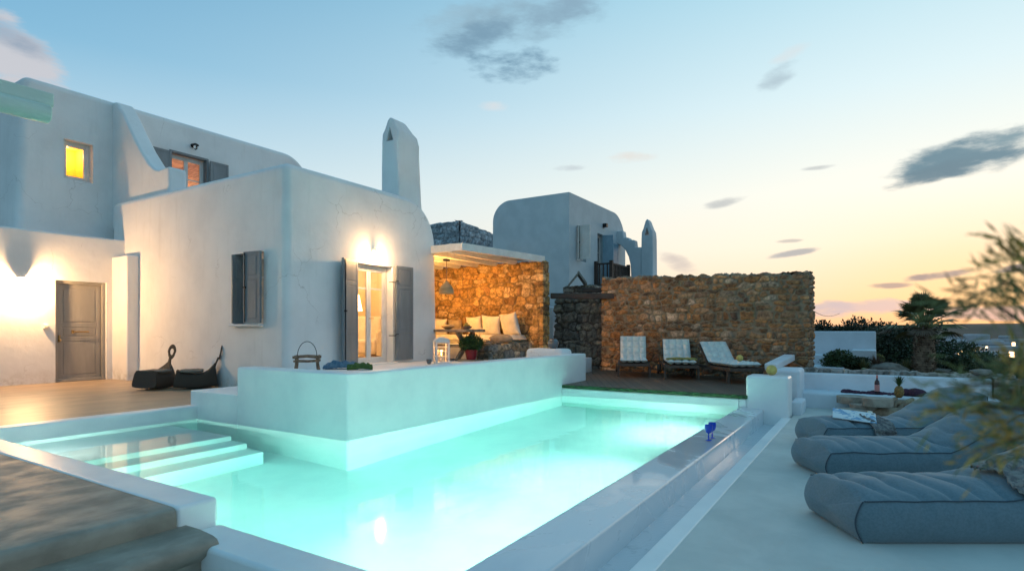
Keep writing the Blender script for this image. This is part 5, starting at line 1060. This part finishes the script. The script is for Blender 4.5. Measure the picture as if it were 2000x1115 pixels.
# palm
def palm(c, H, label):
    t = thing('palm_tree', label, 'tree', c, 0); b = MB(); pr = []
    for i in range(60): u = i/59; pr.append(((.155-.02*u+.05*math.sin(u*PI))*(1+.04*((i % 3) == 0)), H*u))
    b.lathe(pr, (0, 0, 0), 24, wob=.12); b.build('trunk', bark, t, True)
    rg = random.Random(3); b = MB()
    for k in range(230):   # old leaf bases
        a = k*2.399; u = rg.uniform(.02, 1); r = .155-.02*u; p = Vector((math.cos(a)*r, math.sin(a)*r, H*u)); d = Vector((math.cos(a), math.sin(a), rg.uniform(.2, 1.6))).normalized(); b.tube([p, p+d*rg.uniform(.06, .13)], [.03, .01], 5)
    b.build('leaf_bases', leaf_dry, t, True)
    def frond(a, up, L, mat, nm, drop):
        B = MB(); d = Vector((math.cos(a)*math.cos(up), math.sin(a)*math.cos(up), math.sin(up))); s0 = Vector((0, 0, H-.02)); e = s0+d*L+Vector((0, 0, -drop*L)); md = (s0+e)/2+Vector((0, 0, drop*L*.25)); B.tube([s0, md, e], [.022, .016, .010], 5)
        dr = (e-md).normalized(); sd = dr.cross(Vector((0, 0, 1))).normalized(); un = sd.cross(dr)
        nb = 24
        for i in range(nb):
            q = -1.25+2.5*i/(nb-1); bd = (dr*math.cos(q)+sd*math.sin(q)).normalized(); ll = .42*(1-.25*abs(q)/1.25)*rg.uniform(.9, 1.1); w = un.cross(bd)*.018
            m1 = e+bd*ll*.5; m2 = e+bd*ll-Vector((0, 0, .08+drop*.10)); i0 = len(B.v); B.v += [tuple(e), tuple(m1+w), tuple(m2), tuple(m1-w)]; B.f += [(i0, i0+1, i0+2, i0+3)]; B.m += [0]
        B.build(nm, mat, t, True)
    for k in range(30): frond(k*2.4+.3, rg.uniform(.5, 1.5), rg.uniform(.42, .66), leaf_palm, 'frond', rg.uniform(.02, .25))
    for k in range(7): frond(k*2.4+2.1, rg.uniform(.1, .5), rg.uniform(.45, .6), leaf_dry if k % 2 else leaf_palm, 'dry_frond' if k % 2 else 'frond', rg.uniform(.2, .4))
palm(pt(1805, 12.6, .08), 1.02, 'stocky fan palm with shaggy trunk behind the bench wall')
# windblown shrub near the camera, out of focus
def feather_shrub(base, stems, label):
    t = thing('windblown_shrub', label, 'shrub', base); b = MB(); allp = []; alln = []; gp = []; gn = []
    for s in stems:
        pts = [Vector(base)]+[Vector(q) for q in s[:-1]]; gold = s[-1]; P3 = []
        for i in range(len(pts)-1):
            for k in range(8): P3.append(pts[i].lerp(pts[i+1], k/8))
        P3.append(pts[-1]); b.tube(P3, [.004*(1-i/len(P3))+.0007 for i in range(len(P3))], 6)
        for i, p in enumerate(P3):
            if i < len(P3)*.45: continue
            d = (P3[min(i+1, len(P3)-1)]-P3[i-1]).normalized(); n = 9
            for q in range(n):
                off = Vector(RNG.normal(0, .013, 3)); (gp if (gold and RNG.random() < .6) else allp).append(p+off); (gn if (gold and len(gp) > len(gn)) else alln).append(d+Vector(RNG.normal(0, .3, 3)))
    b.build('stems', bark, t)
    m = min(len(allp), len(alln)); leaves('foliage', np.array(allp[:m]), np.array(alln[:m]), .026, leaf_olive, t, aspect=.09, jit=.28)
    m = min(len(gp), len(gn)); leaves('golden_foliage', np.array(gp[:m]), np.array(gn[:m]), .022, leaf_gold, t, aspect=.14, jit=.28)
Zs = .64; bs_ = at_d(2180, 1000, Zs); bs_.z = PZ
def q3(*l): return [tuple(at_d(x, y, Zs+dz)) for x, y, dz in l]
feather_shrub(bs_, [q3((2080, 760, .0), (2010, 640, 0), (1940, 590, .02), (1850, 605, .02))+[0], q3((2090, 740, .05), (2030, 600, 0), (1975, 550, .02), (1915, 570, 0))+[0], q3((2090, 700, -.04), (2040, 560, 0), (2000, 510, .0), (1968, 490, 0))+[1],
   q3((2080, 860, .0), (2000, 800, 0), (1910, 790, .02), (1810, 800, 0))+[1], q3((2090, 860, .06), (2010, 780, 0), (1950, 750, 0), (1870, 752, 0))+[0], q3((2080, 900, -.03), (2020, 850, 0), (1970, 860, .02), (1900, 880, 0))+[1], q3((2060, 800, .06), (2020, 730, .0), (1995, 700, .02), (1975, 725, 0))+[1]],
   'blurred windblown shrub with olive and golden tips close to the camera')
# ================================================================== village on the slope
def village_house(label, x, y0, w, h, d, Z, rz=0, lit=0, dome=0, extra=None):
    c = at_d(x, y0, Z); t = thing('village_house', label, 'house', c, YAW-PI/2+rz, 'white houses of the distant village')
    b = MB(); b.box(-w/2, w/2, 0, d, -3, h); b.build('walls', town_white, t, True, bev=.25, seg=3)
    b = MB(); b.box(-w*.30, w*.15, .3*d, d*.8, h, h+.9+dome); b.build('roof_room', town_white, t, True, bev=.3, seg=3)
    for k in range(int(w/2.2)):
        b = MB(); xx = -w/2+1.1+k*2.2; b.box(xx-.4, xx+.4, -.05, .1, h-2.1, h-.9); b.build('window', lamp_soft if k < lit else dark_wood, t, True)
village_house('low white village house with two lit windows, nearest the bushes', 1897, 700, 6, 2.2, 6, 95, lit=2)
village_house('white village house with a rounded roof, rising above its neighbours', 1945, 690, 6, 2.0, 7, 105, dome=.6)
village_house('village house with a glowing porch at the edge of the view', 1972, 704, 6, 2.3, 6, 92, lit=3)
village_house('white village house at the lower edge of the slope', 1985, 728, 7, 2.0, 6, 80, R(15))
village_house('small white cottage below the glowing porch', 1938, 722, 5, 1.4, 5, 84, R(-10), lit=1)
village_house('tiny white house high on the ridge beyond the palm', 1868, 664, 4, 1.0, 5, 190)
village_house('pale house farthest along the ridge beside the shrub', 1990, 674, 5, 1.6, 6, 150, lit=1)
t = thing('village_lamp', 'glowing lamp on the wall of the village', 'lamp', at_d(1927, 678, 90)); b = MB(); ball(b, (0, 0, 0), .14, 8); b.build('bulb', lamp_soft, t, True); b = MB(); b.tube([(0, 0, 0), (0, 0, -3)], .08, 6); b.build('post', iron, t, True)
